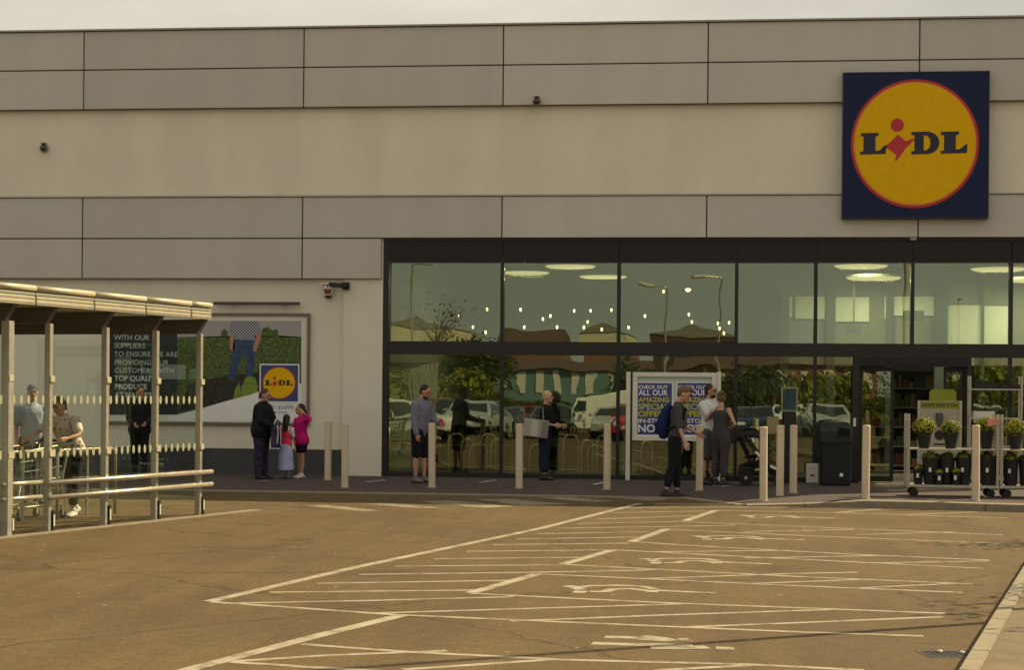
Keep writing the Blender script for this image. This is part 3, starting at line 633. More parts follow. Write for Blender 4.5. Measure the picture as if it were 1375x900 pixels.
flat('cabbage', [(313, 536), (316, 522), (321, 514), (323, 524), (321, 535)], M['cabbage_print'], 2)
flat('swoosh', [(225, 566), (227, 559.5), (250, 555), (273, 548.5), (310, 537.5), (337, 530), (360, 522), (392, 516), (405, 515.5), (406, 566)], M['print_white'], 5)
for body, px, py, h, bold in (('WITH OUR', 153, 456.5, .105, 0), ('SUPPLIERS', 153, 467.5, .105, 0), ('TO ENSURE WE ARE', 153, 478.8, .105, 0), ('PROVIDING OUR', 153.5, 490, .105, 0), ('CUSTOMERS WITH', 153.5, 500.8, .105, 0),
                              ('TOP QUALITY', 153.5, 511.5, .105, .03), ('PRODUCE', 154, 522.5, .105, .03), ('AT MARKET', 154, 533.8, .105, .03)):
    x, z = F(px, py, -.034); text(body, x, -.0335, z, .142, M['print_grey'], bb, bold=bold, depth=.001)
lx0, lz1 = F(350.5, 490.5, -.04); lx1, lz0 = F(400, 539.5, -.04)
MB().box(lx0 - .025, lx1 + .025, -.045, -.0375, lz0 - .025, lz1 + .025).build('logo_border', M['print_white'], bb)
MB().box(lx0, lx1, -.047, -.0452, lz0, lz1).build('logo_square', M['poster_blue'], bb)
logo(bb, lx0, lx1, lz0, lz1, -.0472, .0012, back=False)
x, z = F(349, 549, -.04); text('Big on quality', x, -.0385, z, .13, M['poster_blue'], bb, depth=.001, width=.68)
x, z = F(357, 555.5, -.04); text('Lidl on price', x, -.0385, z, .09, M['denim_print'], bb, depth=.001, width=.42)
wl = thing('wall_lamp', 'long slim grey strip lamp above the billboard', 'wall lamp', (-9.3, -.12, 3.3), world=True)
xa, z = F(287, 407.5, -.1); xb, _ = F(403, 407, -.1)
MB().box(xa, xb, -.17, -.08, z - .03, z + .03).build('housing', M['beam'], wl, bevel=.01)
for q in (.2, .8): MB().box(xa + (xb - xa) * q, xa + (xb - xa) * q + .05, -.081, 0, z - .02, z + .02).build('bracket', M['beam'], wl)
# alarm box and cameras
ax_, az_ = F(440, 389, -.12)
al = thing('alarm_box', 'white and red burglar alarm box marked RS under the panel band', 'alarm box', (ax_, -.1, az_), world=True)
s_ = .135
MB().prism([(ax_ - s_, az_ + .13), (ax_ + s_, az_ + .13), (ax_ + s_ * .55, az_ - .11), (ax_ - s_ * .55, az_ - .11)], -.12, -.0).build('case', M['white'], al, bevel=.01)
MB().prism([(ax_ - s_ * .78, az_ + .105), (ax_ + s_ * .78, az_ + .105), (ax_ + s_ * .45, az_ - .085), (ax_ - s_ * .45, az_ - .085)], -.124, -.119).build('red_face', mat('alarm_red', (.16, .02, .02), .5), al)
MB().lathe((ax_, -.06, az_ - .11), [(.065, 0), (.06, -.04), (.02, -.06)], 14).build('strobe', M['black'], al)
text('RS', ax_ - .075, -.126, az_ + .005, .1, M['print_white'], al, bold=.03, width=.15, height=.08)
cx_, cz_ = F(456, 384, -.1)
cc = thing('wall_camera', 'dark bracket camera beside the alarm box under the panel band', 'camera', (cx_, -.05, cz_), world=True)
MB().bar((cx_ + .12, -.02, cz_), (cx_ + .12, -.3, cz_), .05, .06).build('arm', M['frame'], cc); MB().obox((cx_ - .02, -.33, cz_), (1, -.25, -.1), (.25, 1, 0), (0, 0, 1), .14, .045, .045).build('body', M['frame'], cc, bevel=.01)
MB().box(cx_ + .05, cx_ + .19, -.125, -.056, cz_ - .07, cz_ + .07).build('plate', M['frame'], cc)
def dome(px, py, y, label):
    x, z = F(px, py, y); t = thing('dome_camera', label, 'camera', (x, y, z), world=True)
    MB().lathe((x, y, z), [(.085, 0), (.085, -.05), (.07, -.07)], 18, 'y').build('base', M['coping'], t)
    MB().lathe((x, y - .07, z), [(.068, 0), (.06, -.035), (.03, -.06), (.005, -.066)], 18, 'y').build('dome', M['car_glass'], t, smooth=True)
    MB().box(x - .05, x + .05, y - .12, y, z + .085, z + .1).build('hood', M['coping'], t)
dome(60, 199, -.001, 'small round dome camera alone on the cream band at far left'); dome(721, 136.5, -.126, 'small dark dome camera on the lower edge of the top panel band')
x, z = F(1227, 320.5, -.1); pm = MB().box(x - .07, x + .05, -.12, -.062, z - .03, z + .02); tag(pm.build('door_sensor', M['coping'], bevel=.008), 'tiny pale sensor on the head trim below the blue sign', 'sensor')

# ------------------------------------------------------------------ bollards
def Zat(xy, px, py):                                          # height of a point above the base point xy seen at px, py
    d = ray(px, py); t = (xy[0] - CX) * -math.sin(YAW) + (xy[1] - CY) * math.cos(YAW)
    return CZ + d[2] * t
bl = None
for px, pb, pt, lab in ((440, 645, 565, 'shorter cream bollard standing close to the wall beside the girl in the pink hoodie'), (463, 655, 568, 'cream bollard in front of the pier, right of the pink hoodie girl'),
                        (580, 655, 568, 'cream bollard touching the man in the lilac sweatshirt'), (697, 656, 569, 'cream bollard left of the woman carrying a tote bag'),
                        (815, 657.5, 569, 'cream bollard left of the special offers poster stand'), (939, 658.5, 570, 'cream bollard in front of the man in the white t-shirt'),
                        (1025, 673, 573, 'nearest and leftmost of the three clustered cream bollards by the pushchair'), (1047, 666, 571, 'middle of the three clustered cream bollards by the pushchair'),
                        (1065, 662, 571, 'rearmost and rightmost of the three clustered cream bollards by the pushchair'), (1162, 670, 571, 'cream bollard standing alone before the entrance doors'),
                        (1310, 673, 571, 'cream bollard in front of the plant trolleys')):
    x, y, z = PV(px, pb); h = Zat((x, y), px, pt) - z
    if bl is None or px in (440,) or True:
        b = thing('bollard', lab, 'bollard', (x, y, z), 0, 'cream bollards along the pavement')
        if px == 440:
            HB = h
            o1 = MB().lathe((0, 0, 0), [(.062, -.05), (.062, 1.06), (.060, 1.072), (.05, 1.08), (.008, 1.083)], 20).build('post', M['bollard'], b, smooth=False)
            o2 = MB().lathe((0, 0, 0), [(.085, -.01), (.085, .006), (.066, .012)], 20).build('base_collar', M['steel'], b)
            bl = (o1.data, o2.data)
        else:
            link('post', bl[0], None, b); link('base_collar', bl[1], None, b)
        b.scale = (1, 1, h / 1.083)
        b.rotation_euler = (random.uniform(-.011, .011), random.uniform(-.011, .011), 0)

# ------------------------------------------------------------------ trolley shelter
OX, OY = G(266, 692); PX_, PY_ = G(8, 721)
u = Vector((PX_ - OX, PY_ - OY, 0)); UL = u.length; u.normalize(); nv = Vector((-u.y, u.x, 0))
if nv.x > 0: nv = -nv
SZ = -.12
sh = thing('trolley_shelter', 'long open trolley shelter with cream roof edge, steel posts and dotted glass', 'shelter', (OX, OY, SZ), world=True)
O = Vector((OX, OY, SZ))
def S(a, b, c): return O + u * a + nv * b + Vector((0, 0, c))
def along(px, py):                                            # distance along the shelter of a base point
    q = Vector((*G(px, py), SZ)) - O; return q.dot(u)
us = [0.0] + [along(a, b) for a, b in ((203, 698.5), (134, 706), (57, 714.5))] + [UL, UL + 1.25, UL + 2.5, UL + 3.75]
W = 4.6; HT = 2.52
for i, a in enumerate(us):
    w = .076 if i != 4 else .11
    MB().obox(S(a, 0, HT / 2 - .02), u, nv, (0, 0, 1), w * .5, w * .5, HT / 2 + .02).build('post', M['post_paint'], sh, bevel=.006)
    MB().obox(S(a, W, HT / 2), u, nv, (0, 0, 1), .04, .04, HT / 2).build('post', M['post_paint'], sh, bevel=.006)
    fb = MB().obox(S(a - .055, -.0, .13), u, nv, (0, 0, 1), .03, .055, .13).build('post_foot', M['black'], sh, bevel=.006)
    MB().obox(S(a - .055, -.059, .14), u, nv, (0, 0, 1), .014, .003, .07).build('foot_label', M['print_grey'], sh)
    for z in (1.85, .95): MB().obox(S(a, -.045, z), u, nv, (0, 0, 1), .05, .018, .04).build('glass_clamp', M['fascia'], sh, bevel=.006)
    # cantilever beam with a cut-back nose
    q = [(-.11, 2.72), (.02, HT), (W + .3, HT), (W + .3, 2.72)]
    m = MB(); vs = [S(a + e, b, c) for e in (-.04, .04) for b, c in q]
    m.add(vs, [(0, 1, 2, 3), (7, 6, 5, 4), (0, 4, 5, 1), (1, 5, 6, 2), (2, 6, 7, 3), (3, 7, 4, 0)]); m.build('roof_beam', M['beam'], sh)
A0, A1 = -.06, us[-1] + .6
cuts = [A0] + [us[i] + .5 for i in range(0, len(us) - 1)] + [A1]
for xa, xb in zip(cuts, cuts[1:]):
    MB().obox(S((xa + xb) / 2, -.135, 2.77), u, nv, (0, 0, 1), (xb - xa) / 2 - .012, .022, .055).build('fascia_board', M['fascia'], sh, bevel=.008)
    MB().obox(S((xa + xb) / 2, -.105, 2.81), u, nv, (0, 0, 1), (xb - xa) / 2 + .012, .01, .09).build('fascia_backing', M['beam'], sh)
    for zr in (2.745, 2.795): MB().obox(S((xa + xb) / 2, -.159, zr), u, nv, (0, 0, 1), (xb - xa) / 2 - .014, .004, .006).build('fascia_rib', M['post_paint'], sh)
    MB().tube([S(xa + .004, -.14, 2.915), S(xb - .004, -.14, 2.915)], .036, 12).build('gutter_roll', M['fascia'], sh, smooth=True)
for xa, xb in zip(cuts, cuts[1:]):
    MB().obox(S((xa + xb) / 2, W / 2 + .05, 2.85), u, nv, (0, 0, 1), (xb - xa) / 2 - .01, W / 2 + .2, .015).build('roof_sheet', M['poly'], sh)
for b in (.9, 2.3, 3.7): MB().obox(S((A0 + A1) / 2, b, 2.78), u, nv, (0, 0, 1), (A1 - A0) / 2 - .05, .03, .055).build('purlin', M['post_paint'], sh)
for z in (.60, .425):
    MB().tube([S(-.2, -.10, z), S(us[3] + .12, -.10, z)], .031, 12).build('bumper_rail', M['steel'], sh, smooth=True)
    MB().tube([S(us[3] + .16, -.02, z + .01), S(UL + .1, -.02, z + .01)], .026, 10).build('bumper_rail', M['steel'], sh, smooth=True)
    for a in us[:4]: MB().tube([S(a, -.04, z), S(a, -.1, z)], .02, 8).build('rail_bracket', M['steel'], sh)
dotm = mat('frosted_dot', (0.30, 0.30, 0.19), .6, var=.04)
for i, (xa, xb) in enumerate(zip(us, us[1:])):
    if i > 5: break
    m = MB(); m.obox(S((xa + xb) / 2, 0, 1.24), u, nv, (0, 0, 1), (xb - xa) / 2 - .05, .005, 1.1)
    gp_ = m.build('glass_panel', M['clear_glass'], sh)
    nd = max(3, round((xb - xa - .1) / .145))
    for k_ in range(nd):
        a = xa + .05 + (k_ + .5) * (xb - xa - .1) / nd
        for z in (1.60, .955):
            mb = MB(); c = S(a, -.0075, z)
            ring = [c + u * (.030 * math.cos(t)) + Vector((0, 0, .056 * math.sin(t))) for t in (2 * PI * j / 14 for j in range(14))]
            vs = [r_ for r_ in ring] + [r_ + nv * .0015 for r_ in ring]
            mb.add(vs, [tuple(range(14)), tuple(range(27, 13, -1))] + [(j, (j + 1) % 14, 14 + (j + 1) % 14, 14 + j) for j in range(14)])
            mb.build('frosted_dot', dotm, gp_, off=(OX, OY, SZ))
# concrete edge under the front posts
ed = tag(thing('shelter_kerb', None, None), kind='structure')
ea, eb = Vector((*G(350, 686), 0)), Vector((*G(0, 724.5), 0)); dd = (eb - ea).normalized(); eb = eb + dd * 6; n_ = int((eb - ea).length / .915)
q_ = Vector((-dd.y, dd.x, 0)); q_ = -q_ if q_.x > 0 else q_
for k_ in range(n_):
    a, b = ea + dd * (k_ * .915 + .004), ea + dd * ((k_ + 1) * .915 - .004)
    m = MB(); vs = [a, b, b + q_ * .13, a + q_ * .13]
    m.add([(v.x, v.y, -.3) for v in vs] + [(v.x, v.y, -.105) for v in vs], [(0, 3, 2, 1), (4, 5, 6, 7), (0, 1, 5, 4), (1, 2, 6, 5), (2, 3, 7, 6), (3, 0, 4, 7)]); m.build('edging_stone', M['kerb'], ed)
# corral rails in the shelter
for xa, xb, b in ((.3, 1.7, 1.15), (1.95, 3.0, 1.15), (3.2, 4.2, 1.0), (.4, 1.8, 2.6)):
    t = thing('corral_rail', {.3: 'steel corral hoop at the open end inside the shelter', 1.95: 'steel corral hoop behind the woman pushing a trolley', 3.2: 'steel corral hoop at far left of the shelter', .4: 'steel corral hoop deepest in the shelter by the billboard'}[xa], 'corral rail', (S((xa + xb) / 2, b, 0)), world=True, group='corral rails in the shelter')
    MB().tube([S(xa, b, 0), S(xa, b, .84), S(xa + .05, b, .90), S(xa + .12, b, .92), S(xb - .12, b, .92), S(xb - .05, b, .90), S(xb, b, .84), S(xb, b, 0)], .022, 8).build('hoop', M['steel'], t, smooth=True)
    MB().tube([S((xa + xb) / 2, b, 0), S((xa + xb) / 2, b, .9)], .02, 8).build('upright', M['steel'], t)

# ------------------------------------------------------------------ shopping trolleys
M['basket'] = mat('green_grey_wire', (0.30, 0.36, 0.24), .45, .3, var=.1)
def trolley(label, loc, rz):                                  # front towards local +x
    t = thing('shopping_trolley', label, 'shopping trolley', loc, rz, 'shopping trolleys in the shelter')
    L0, L1, Wt, Wb = -.42, .44, .27, .22
    top = [(L0, -Wt, 1.0), (L1, -Wt * .8, .90), (L1, Wt * .8, .90), (L0, Wt, 1.0)]; bot = [(L0 + .1, -Wb, .55), (L1 - .1, -Wb * .8, .50), (L1 - .1, Wb * .8, .50), (L0 + .1, Wb, .55)]
    m = MB()
    m.tube(top + [top[0]], .012, 6).tube(bot + [bot[0]], .009, 6)
    lerp = lambda a, b, k: tuple(a[i] + (b[i] - a[i]) * k for i in range(3))
    for s in range(4):
        a0, a1, b0, b1 = top[s], top[(s + 1) % 4], bot[s], bot[(s + 1) % 4]
        n = 9 if s % 2 == 0 else 6
        for k in range(n): m.tube([lerp(a0, a1, k / n), lerp(b0, b1, k / n)], .004, 4)
        for k in (.33, .66): m.tube([lerp(a0, b0, k), lerp(a1, b1, k)], .005, 4)
    for k in range(1, 7): m.tube([lerp(bot[0], bot[1], k / 7), lerp(bot[3], bot[2], k / 7)], .004, 4)
    m.build('basket', M['basket'], t)
    m = MB()
    for s in (-1, 1):
        m.tube([(L0 - .03, s * Wt, 1.03), (L0 + .06, s * Wb, .5), (L0 + .02, s * .24, .2), (L1 + .0, s * .18, .17), (L1 - .06, s * .19, .5)], .014, 7)
    m.tube([(L1, -.18, .17), (L1, .18, .17)], .012, 6); m.build('chassis', M['steel'], t, smooth=True)
    MB().tube([(L0 - .05, -Wt - .01, 1.04), (L0 - .05, Wt + .01, 1.04)], .018, 8).build('handle', M['blue'], t)
    for xx, yy in ((L0 + .06, .23), (L0 + .06, -.23), (L1 - .06, .17), (L1 - .06, -.17)):
        w = MB().lathe((xx, yy - .014, .063), [(.02, 0), (.063, .004), (.063, .024), (.02, .028)], 14, 'y').build('castor', M['blacker'], t)
        f_ = MB(); f_.box(xx - .02, xx + .02, yy - .022, yy - .017, .05, .19); f_.box(xx - .02, xx + .02, yy + .017, yy + .022, .05, .19); f_.build('fork', M['steel'], w)
    return t
tx, ty = G(96, 694); tx -= .32; ty -= .68
tr1 = trolley('empty green wire trolley being pushed by the woman in the spotted shirt', (tx, ty, SZ), R(-112))
for k_, (dx, lab) in enumerate(((0, 'parked trolley at the left photo edge, front of its nested row'), (.28, 'parked trolley at the left photo edge, second of its nested row'), (.56, 'parked trolley at the left photo edge, last of its nested row'))):
    q = S(UL + .35 + dx, .75, 0); copy_thing(tr1, tuple(q), math.atan2(u.y, u.x), lab)

# ------------------------------------------------------------------ special offers poster stand
NY = -.30
def NF(px, py): return F(px, py, NY)
ns = thing('poster_stand', 'cream framed stand on two legs showing twin blue special offers posters', 'poster stand', (NF(905, 640)[0], NY, 0), world=True)
for px in (844, 965.5):
    x, z = NF(px, 499.5); MB().box(x - .04, x + .04, NY - .04, NY + .04, 0, z).build('leg', M['white'], ns, bevel=.005)
x0, z1 = NF(850, 500); x1, z0 = NF(961.5, 593)
MB().box(x0, x1, NY - .02, NY + .03, z0, z1).build('back_board', M['print_grey'], ns)
fw = .085
MB().box(x0, x1, NY - .06, NY - .021, z1 - fw, z1).build('frame_rail', M['white'], ns, bevel=.004); MB().box(x0, x1, NY - .06, NY - .021, z0, z0 + fw).build('frame_rail', M['white'], ns, bevel=.004)
MB().box(x0, x0 + fw, NY - .06, NY - .021, z0 + fw + .001, z1 - fw - .001).build('frame_stile', M['white'], ns, bevel=.004); MB().box(x1 - fw, x1, NY - .06, NY - .021, z0 + fw + .001, z1 - fw - .001).build('frame_stile', M['white'], ns, bevel=.004)
for pa, pb in ((855, 903.5), (908, 956.5)):
    xa, za = NF(pa, 513); xb, zb = NF(pb, 588)
    po = MB().box(xa, xb, NY - .024, NY - .021, zb, za).build('poster', M['print_white'], ns)
    MB().box(xa + .025, xb - .025, NY - .0265, NY - .0245, zb + .05, za - .02).build('poster_ground', M['poster_blue'], ns)
    hgt = za - zb
    for body, f0, f1, wd, mm in (('CHECK OUT', .055, .125, .80, 'print_white'), ('ALL OUR', .135, .245, .80, 'print_white'), ('AMAZING', .27, .365, .84, 'print_yellow'), ('SPECIAL', .385, .50, .84, 'print_yellow'), ('OFFERS', .515, .63, .80, 'print_yellow'),
                                 ('IN-STORE', .655, .74, .84, 'print_white'), ('NOW', .755, .91, .80, 'print_white')):
        text(body, xa + .035, NY - .028, za - f1 * hgt, .1, M[mm], ns, bold=.022, depth=.001, width=(xb - xa) * wd, height=(f1 - f0) * hgt * .94)

# ------------------------------------------------------------------ litter bin, white box, poster pedestal, sanitiser board
bxx, byy = G(1121, 652, 0)
M['bin'] = mat('black_bin_plastic', (0.008, 0.0085, 0.010), .42, var=.15, scale=5)
bn = thing('litter_bin', 'large black domed litter bin left of the entrance doors', 'litter bin', (bxx, byy, 0), 0)
def rsec(w, d, r, z, n=5):
    pts = []
    for cx, cy, a0 in ((w - r, d - r, 0), (-w + r, d - r, 90), (-w + r, -d + r, 180), (w - r, -d + r, 270)):
        for k in range(n): a = R(a0 + 90 * k / (n - 1)); pts.append((cx + r * math.cos(a), cy + r * math.sin(a), z))
    return pts
def loftsec(secs):
    m = MB(); n = len(secs[0])
    vs = [p for s in secs for p in s]
    return m.add(vs, [(i * n + k, i * n + (k + 1) % n, (i + 1) * n + (k + 1) % n, (i + 1) * n + k) for i in range(len(secs) - 1) for k in range(n)] + [tuple(range(n))[::-1], tuple((len(secs) - 1) * n + k for k in range(n))])
loftsec([rsec(.26, .25, .06, .0), rsec(.27, .26, .06, .04), rsec(.29, .28, .07, .74)]).build('body', M['bin'], bn, bevel=.0)
loftsec([rsec(.305, .295, .08, .742), rsec(.31, .30, .08, .80), rsec(.305, .295, .09, .98), rsec(.28, .27, .11, 1.09), rsec(.20, .20, .11, 1.155), rsec(.08, .08, .05, 1.175)]).build('hood', M['bin'], bn)
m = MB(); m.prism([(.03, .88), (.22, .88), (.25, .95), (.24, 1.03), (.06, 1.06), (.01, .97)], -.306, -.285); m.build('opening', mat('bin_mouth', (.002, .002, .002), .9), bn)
m = MB(); m.tube([(.03, -.305, .88), (.22, -.305, .88), (.25, -.302, .95), (.24, -.295, 1.03), (.06, -.292, 1.06), (.01, -.3, .97), (.03, -.305, .88)], .012, 6); m.build('opening_lip', M['bin'], bn)
MB().lathe((.1, -.283, .2), [(.035, 0), (.035, -.006), (.01, -.008)], 14, 'y').build('badge', M['print_white'], bn)
MB().box(-.2, .2, -.287, -.276, .70, .715).build('seam', M['blacker'], bn)
wx, wy = G(1090.5, 649.5, 0)
wb = thing('notice_box', 'small white floor notice with a red mark left of the litter bin', 'notice', (wx, wy, 0), world=True)
MB().box(wx - .11, wx + .11, wy - .03, wy + .03, .01, .37).build('board', M['white'], wb, bevel=.008); MB().box(wx - .09, wx + .09, wy - .08, wy + .08, 0, .012).build('foot', M['beam'], wb)
MB().prism([(wx - .05, .15), (wx - .02, .13), (wx + .04, .135), (wx + .045, .165), (wx, .175), (wx - .04, .17)], wy - .034, wy - .031).build('red_mark', M['crimson'], wb); MB().box(wx - .07, wx + .07, wy - .034, wy - .031, .28, .285).build('print_line', M['beam'], wb)
QY = -.5
def QF(px, py): return F(px, py, QY)
x0, z1 = QF(1049, 520); x1, z0 = QF(1071, 553)
pd = thing('poster_pedestal', 'black pedestal holding a small framed dark teal poster behind the bollards', 'pedestal', ((x0 + x1) / 2, QY, 0), world=True)
MB().box(x0 + .05, x1 - .03, QY - .06, QY + .06, 0.02, z0).build('column', M['black'], pd, bevel=.01); MB().box(x0 - .02, x1 + .02, QY - .16, QY + .16, 0, .025).build('base', M['black'], pd)
MB().box(x0, x1, QY - .03, QY + .02, z0, z1).build('frame', mat('gold_frame', (.26, .24, .11), .5, .2), pd); MB().box(x0 + .03, x1 - .03, QY - .034, QY - .031, z0 + .03, z1 - .03).build('poster', mat('teal_poster', (.015, .05, .055), .4, var=.5, scale=6), pd)
MB().box(x0 - .26, x0 - .04, QY + .0, QY + .03, z0 - .42, z0 - .1).build('leaflet_board', mat('ochre_board', (.30, .25, .10), .6), pd); MB().box(x0 - .17, x0 + .07, QY + .031, QY + .05, z0 - .3, z0 - .27).build('leaflet_arm', M['black'], pd)
# sanitiser board
SY = -1.4
def SF(px, py): return F(px, py, SY)
x0, z1 = SF(1232, 538); x1, z0 = SF(1291, 622); xm = (x0 + x1) / 2
sb = thing('sanitiser_board', 'pale hand sanitiser board with a lime header standing behind the plant trolley', 'notice board', (xm, SY, 0), world=True)
M['board_tan'] = mat('board_tan', (.36, .33, .23), .5, var=.05)
for x in (x0 + .025, x1 - .025): MB().box(x - .025, x + .025, SY - .03, SY + .03, 0, z1).build('upright', M['post_paint'], sb, bevel=.004)
MB().box(x0 + .051, x1 - .051, SY - .012, SY + .012, .12, z1).build('board', M['board_tan'], sb)
xa, za = SF(1248, 523); xb, _ = SF(1284, 538)
MB().prism([(xa, z1 + .001), (xb, z1 + .001), (xb, za - .04), (xb - .06, za), (xa + .06, za), (xa, za - .04)], SY - .015, SY + .015).build('lime_header', M['lime'], sb)
MB().box(x0 + .055, x1 - .055, SY - .016, SY - .013, z1 - .14, z1 - .02).build('lime_strip', M['lime'], sb)
text("DON'T PASS IT ON", x0 + .08, SY - .018, z1 - .11, .1, M['black'], sb, bold=.02, depth=.001, width=x1 - x0 - .16, height=.06)
m = MB(); m.box(xm - .07, xm + .05, SY - .10, SY - .013, z1 - .42, z1 - .22).box(xm - .03, xm + .01, SY - .08, SY - .013, z1 - .47, z1 - .42); m.build('dispenser', M['beam'], sb, bevel=.01)
MB().lathe((xm, SY - .013, z1 - .62), [(.09, 0), (.09, -.004), (.05, -.005)], 20, 'y').build('hand_symbol', M['black'], sb); MB().box(xm - .1, xm + .1, SY - .016, SY - .0125, z1 - .80, z1 - .77).build('print_line', M['black'], sb)
MB().box(x0 - .02, x1 + .02, SY - .22, SY + .22, 0.0, .03).build('base', M['post_paint'], sb)
# folded rack behind the trolleys
KY = -.55
def KF(px, py): return F(px, py, KY)
xa, zt = KF(1303, 505); xb, _ = KF(1372, 505)
rk = thing('display_rack', 'tall bare steel rack standing against the glass behind the plant trolleys', 'rack', (xa, KY, 0), world=True)
for x in (xa, xb):
    for y in (KY, KY + .3): MB().box(x - .016, x + .016, y - .016, y + .016, 0.02, zt).build('upright', M['post_paint'], rk)
for py in (523, 562, 600):
    _, z = KF(1303, py); MB().box(xa + .017, xb - .017, KY - .012, KY + .312, z - .012, z + .012).build('shelf', M['post_paint'], rk)
_, zs = KF(1303, 523); _, zs2 = KF(1303, 562)
def crate(x0, x1, z, h, label, m_, lip):
    t = thing('plant_crate', label, 'crate', ((x0 + x1) / 2, KY + .15, z), world=True, group='crates on the steel rack')
    m = MB(); m.box(x0, x1, KY + .02, KY + .03, z, z + h).box(x0, x1, KY + .27, KY + .28, z, z + h).box(x0, x0 + .01, KY + .03, KY + .27, z, z + h).box(x1 - .01, x1, KY + .03, KY + .27, z, z + h).box(x0 + .01, x1 - .01, KY + .03, KY + .27, z, z + .01); m.build('tray', m_, t)
    fo = MB(); rr = random.Random(int(x0 * 100))
    for k in range(90):
        c = Vector((rr.uniform(x0 + .02, x1 - .02), rr.uniform(KY + .04, KY + .26), z + h * .6 + rr.uniform(0, lip))); a, b = Vector((rr.gauss(0, 1), rr.gauss(0, 1), rr.gauss(0, 1))).normalized() * .035, Vector((rr.gauss(0, 1), rr.gauss(0, 1), rr.gauss(0, 1))).normalized() * .02
        fo.add([c - a, c + b, c + a, c - b], [(0, 1, 2, 3)])
    tag(fo.build('leaves', M['leaf'], t, fix=False), kind='stuff')
xA, _ = KF(1310, 523); xB, _ = KF(1338, 523); crate(xA, xB, zs + .0125, .10, 'black tray of dark plants on the top shelf of the steel rack', M['black'], .1)
xA, _ = KF(1344, 523); xB, _ = KF(1370, 523); crate(xA, xB, zs + .0125, .08, 'tray of grey green plants at the right of the top rack shelf', M['black'], .12)
xA, _ = KF(1308, 562); xB, _ = KF(1336, 562); crate(xA, xB, zs2 + .0125, .12, 'tray of plants on the middle shelf of the steel rack', M['white'], .1)

# ------------------------------------------------------------------ plant trolleys and potted plants
M['danish'] = mat('zinc_trolley', (.46, .42, .34), .45, .35, var=.12, scale=12)
TY = G(1230, 667, 0)[1]
def plant_trolley(label, x0, x1, y0, zt):
    D = .56
    t = thing('plant_trolley', label, 'plant trolley', (x0, y0, 0), world=True, group='plant trolleys by the entrance')
    for x in (x0, x1):
        for y in (y0, y0 + D):
            MB().box(x - .021, x + .021, y - .021, y + .021, .15, zt).build('upright', M['danish'], t)
            sl = MB()
            for k in range(int((zt - .25) / .05)): sl.box(x - .006, x + .006, y - .0225, y - .0212, .2 + .05 * k, .225 + .05 * k)
            tag(sl.build('slot_holes', M['beam'], t), kind='stuff')
    for z, nm in ((.19, 'bottom_deck'), (.78, 'shelf')):
        MB().box(x0 + .0215, x1 - .0215, y0 - .018, y0 + D + .018, z - .03 if nm != 'shelf' else z - .018, z).build(nm, M['danish'], t)
    for x in (x0 + .1, x1 - .1):
        for y in (y0 + .04, y0 + D - .04):
            w = MB().lathe((x, y - .02, .065), [(.025, -.002), (.062, 0), (.065, .008), (.065, .032), (.062, .04), (.025, .042)], 18, 'y').build('castor', M['blacker'], t)
            f_ = MB(); f_.box(x - .03, x + .03, y - .028, y - .023, .05, .155).box(x - .03, x + .03, y + .023, y + .028, .05, .155).box(x - .035, x + .035, y - .03, y + .03, .14, .158); f_.build('fork', M['beam'], w)
            MB().lathe((x, y - .024, .065), [(.022, -.001), (.02, -.006), (.005, -.008)], 10, 'y').build('hub', M['danish'], w)
    return t
ztop = Zat(G(1219, 668, 0), 1219, 556)
x0_, x1_ = F(1220, 600, TY)[0], F(1340, 600, TY)[0]
plant_trolley('zinc plant trolley with three yellow shrubs, standing left of its twin', x0_, x1_, TY, ztop - .0)
plant_trolley('zinc plant trolley at the right photo edge, cut off by the frame', x1_ + .06, x1_ + .06 + (x1_ - x0_), TY, ztop)
def shrub(label, px, z, rad, h, seed, y=None, bloom=True):
    rad *= 1.15
    y = TY + .24 if y is None else y; x = F(px, 600, y)[0]; rr = random.Random(seed)
    t = thing('potted_shrub', label, 'potted plant', (x, y, z), rr.uniform(0, 6), 'potted shrubs on the trolleys')
    MB().lathe((0, 0, 0), [(.085, 0), (.09, .02), (.125, h - .03), (.135, h - .028), (.135, h), (.115, h), (.11, h - .04)], 20).build('pot', M['pot'], t)
    m = MB(); c0 = Vector((0, 0, h + rad * .35))
    for k in range(420):
        d = Vector((rr.gauss(0, 1), rr.gauss(0, 1), rr.gauss(.25, .9))).normalized(); q = c0 + Vector((d.x * rad, d.y * rad, d.z * rad * .8)) * rr.uniform(.72, 1.04)
        if q.z < h * .75: q.z = h * .75
        a = d.orthogonal().normalized() * rr.uniform(.012, .026); b = d.cross(a).normalized() * rr.uniform(.01, .02); a = a + d * rr.uniform(-.01, .01)
        m.add([q - a, q - b + d * .006, q + a, q + b + d * .006], [(0, 1, 2, 3)])
    tag(m.build('flower_heads', M['bloom'] if bloom else M['leaf'], t, fix=False), kind='stuff')
    m = MB()
    for k in range(160):
        d = Vector((rr.gauss(0, 1), rr.gauss(0, 1), rr.gauss(0, .7))).normalized(); q = c0 + d * rad * rr.uniform(.2, .8); q.z = max(q.z, h * .8)
        a, b = d.orthogonal() * .03, d.cross(d.orthogonal()) * .02; m.add([q - a, q - b, q + a, q + b], [(0, 1, 2, 3)])
    tag(m.build('leaves', M['leaf'], t, fix=False), kind='stuff')
    m = MB()
    for k in range(5): a = 1.256 * k; m.tube([(0, 0, h - .05), (.05 * math.cos(a), .05 * math.sin(a), h + rad * .3)], .006, 5)
    m.build('stem', M['bark'], t)
shrub('yellow flowering shrub in a black pot, leftmost on the trolley shelf', 1241, .781, .17, .29, 1)
shrub('yellow flowering shrub in a black pot, before the sanitiser board right half', 1277, .781, .145, .27, 2)
shrub('yellow flowering shrub in a black pot behind the rightmost bollard', 1325, .781, .16, .31, 3)
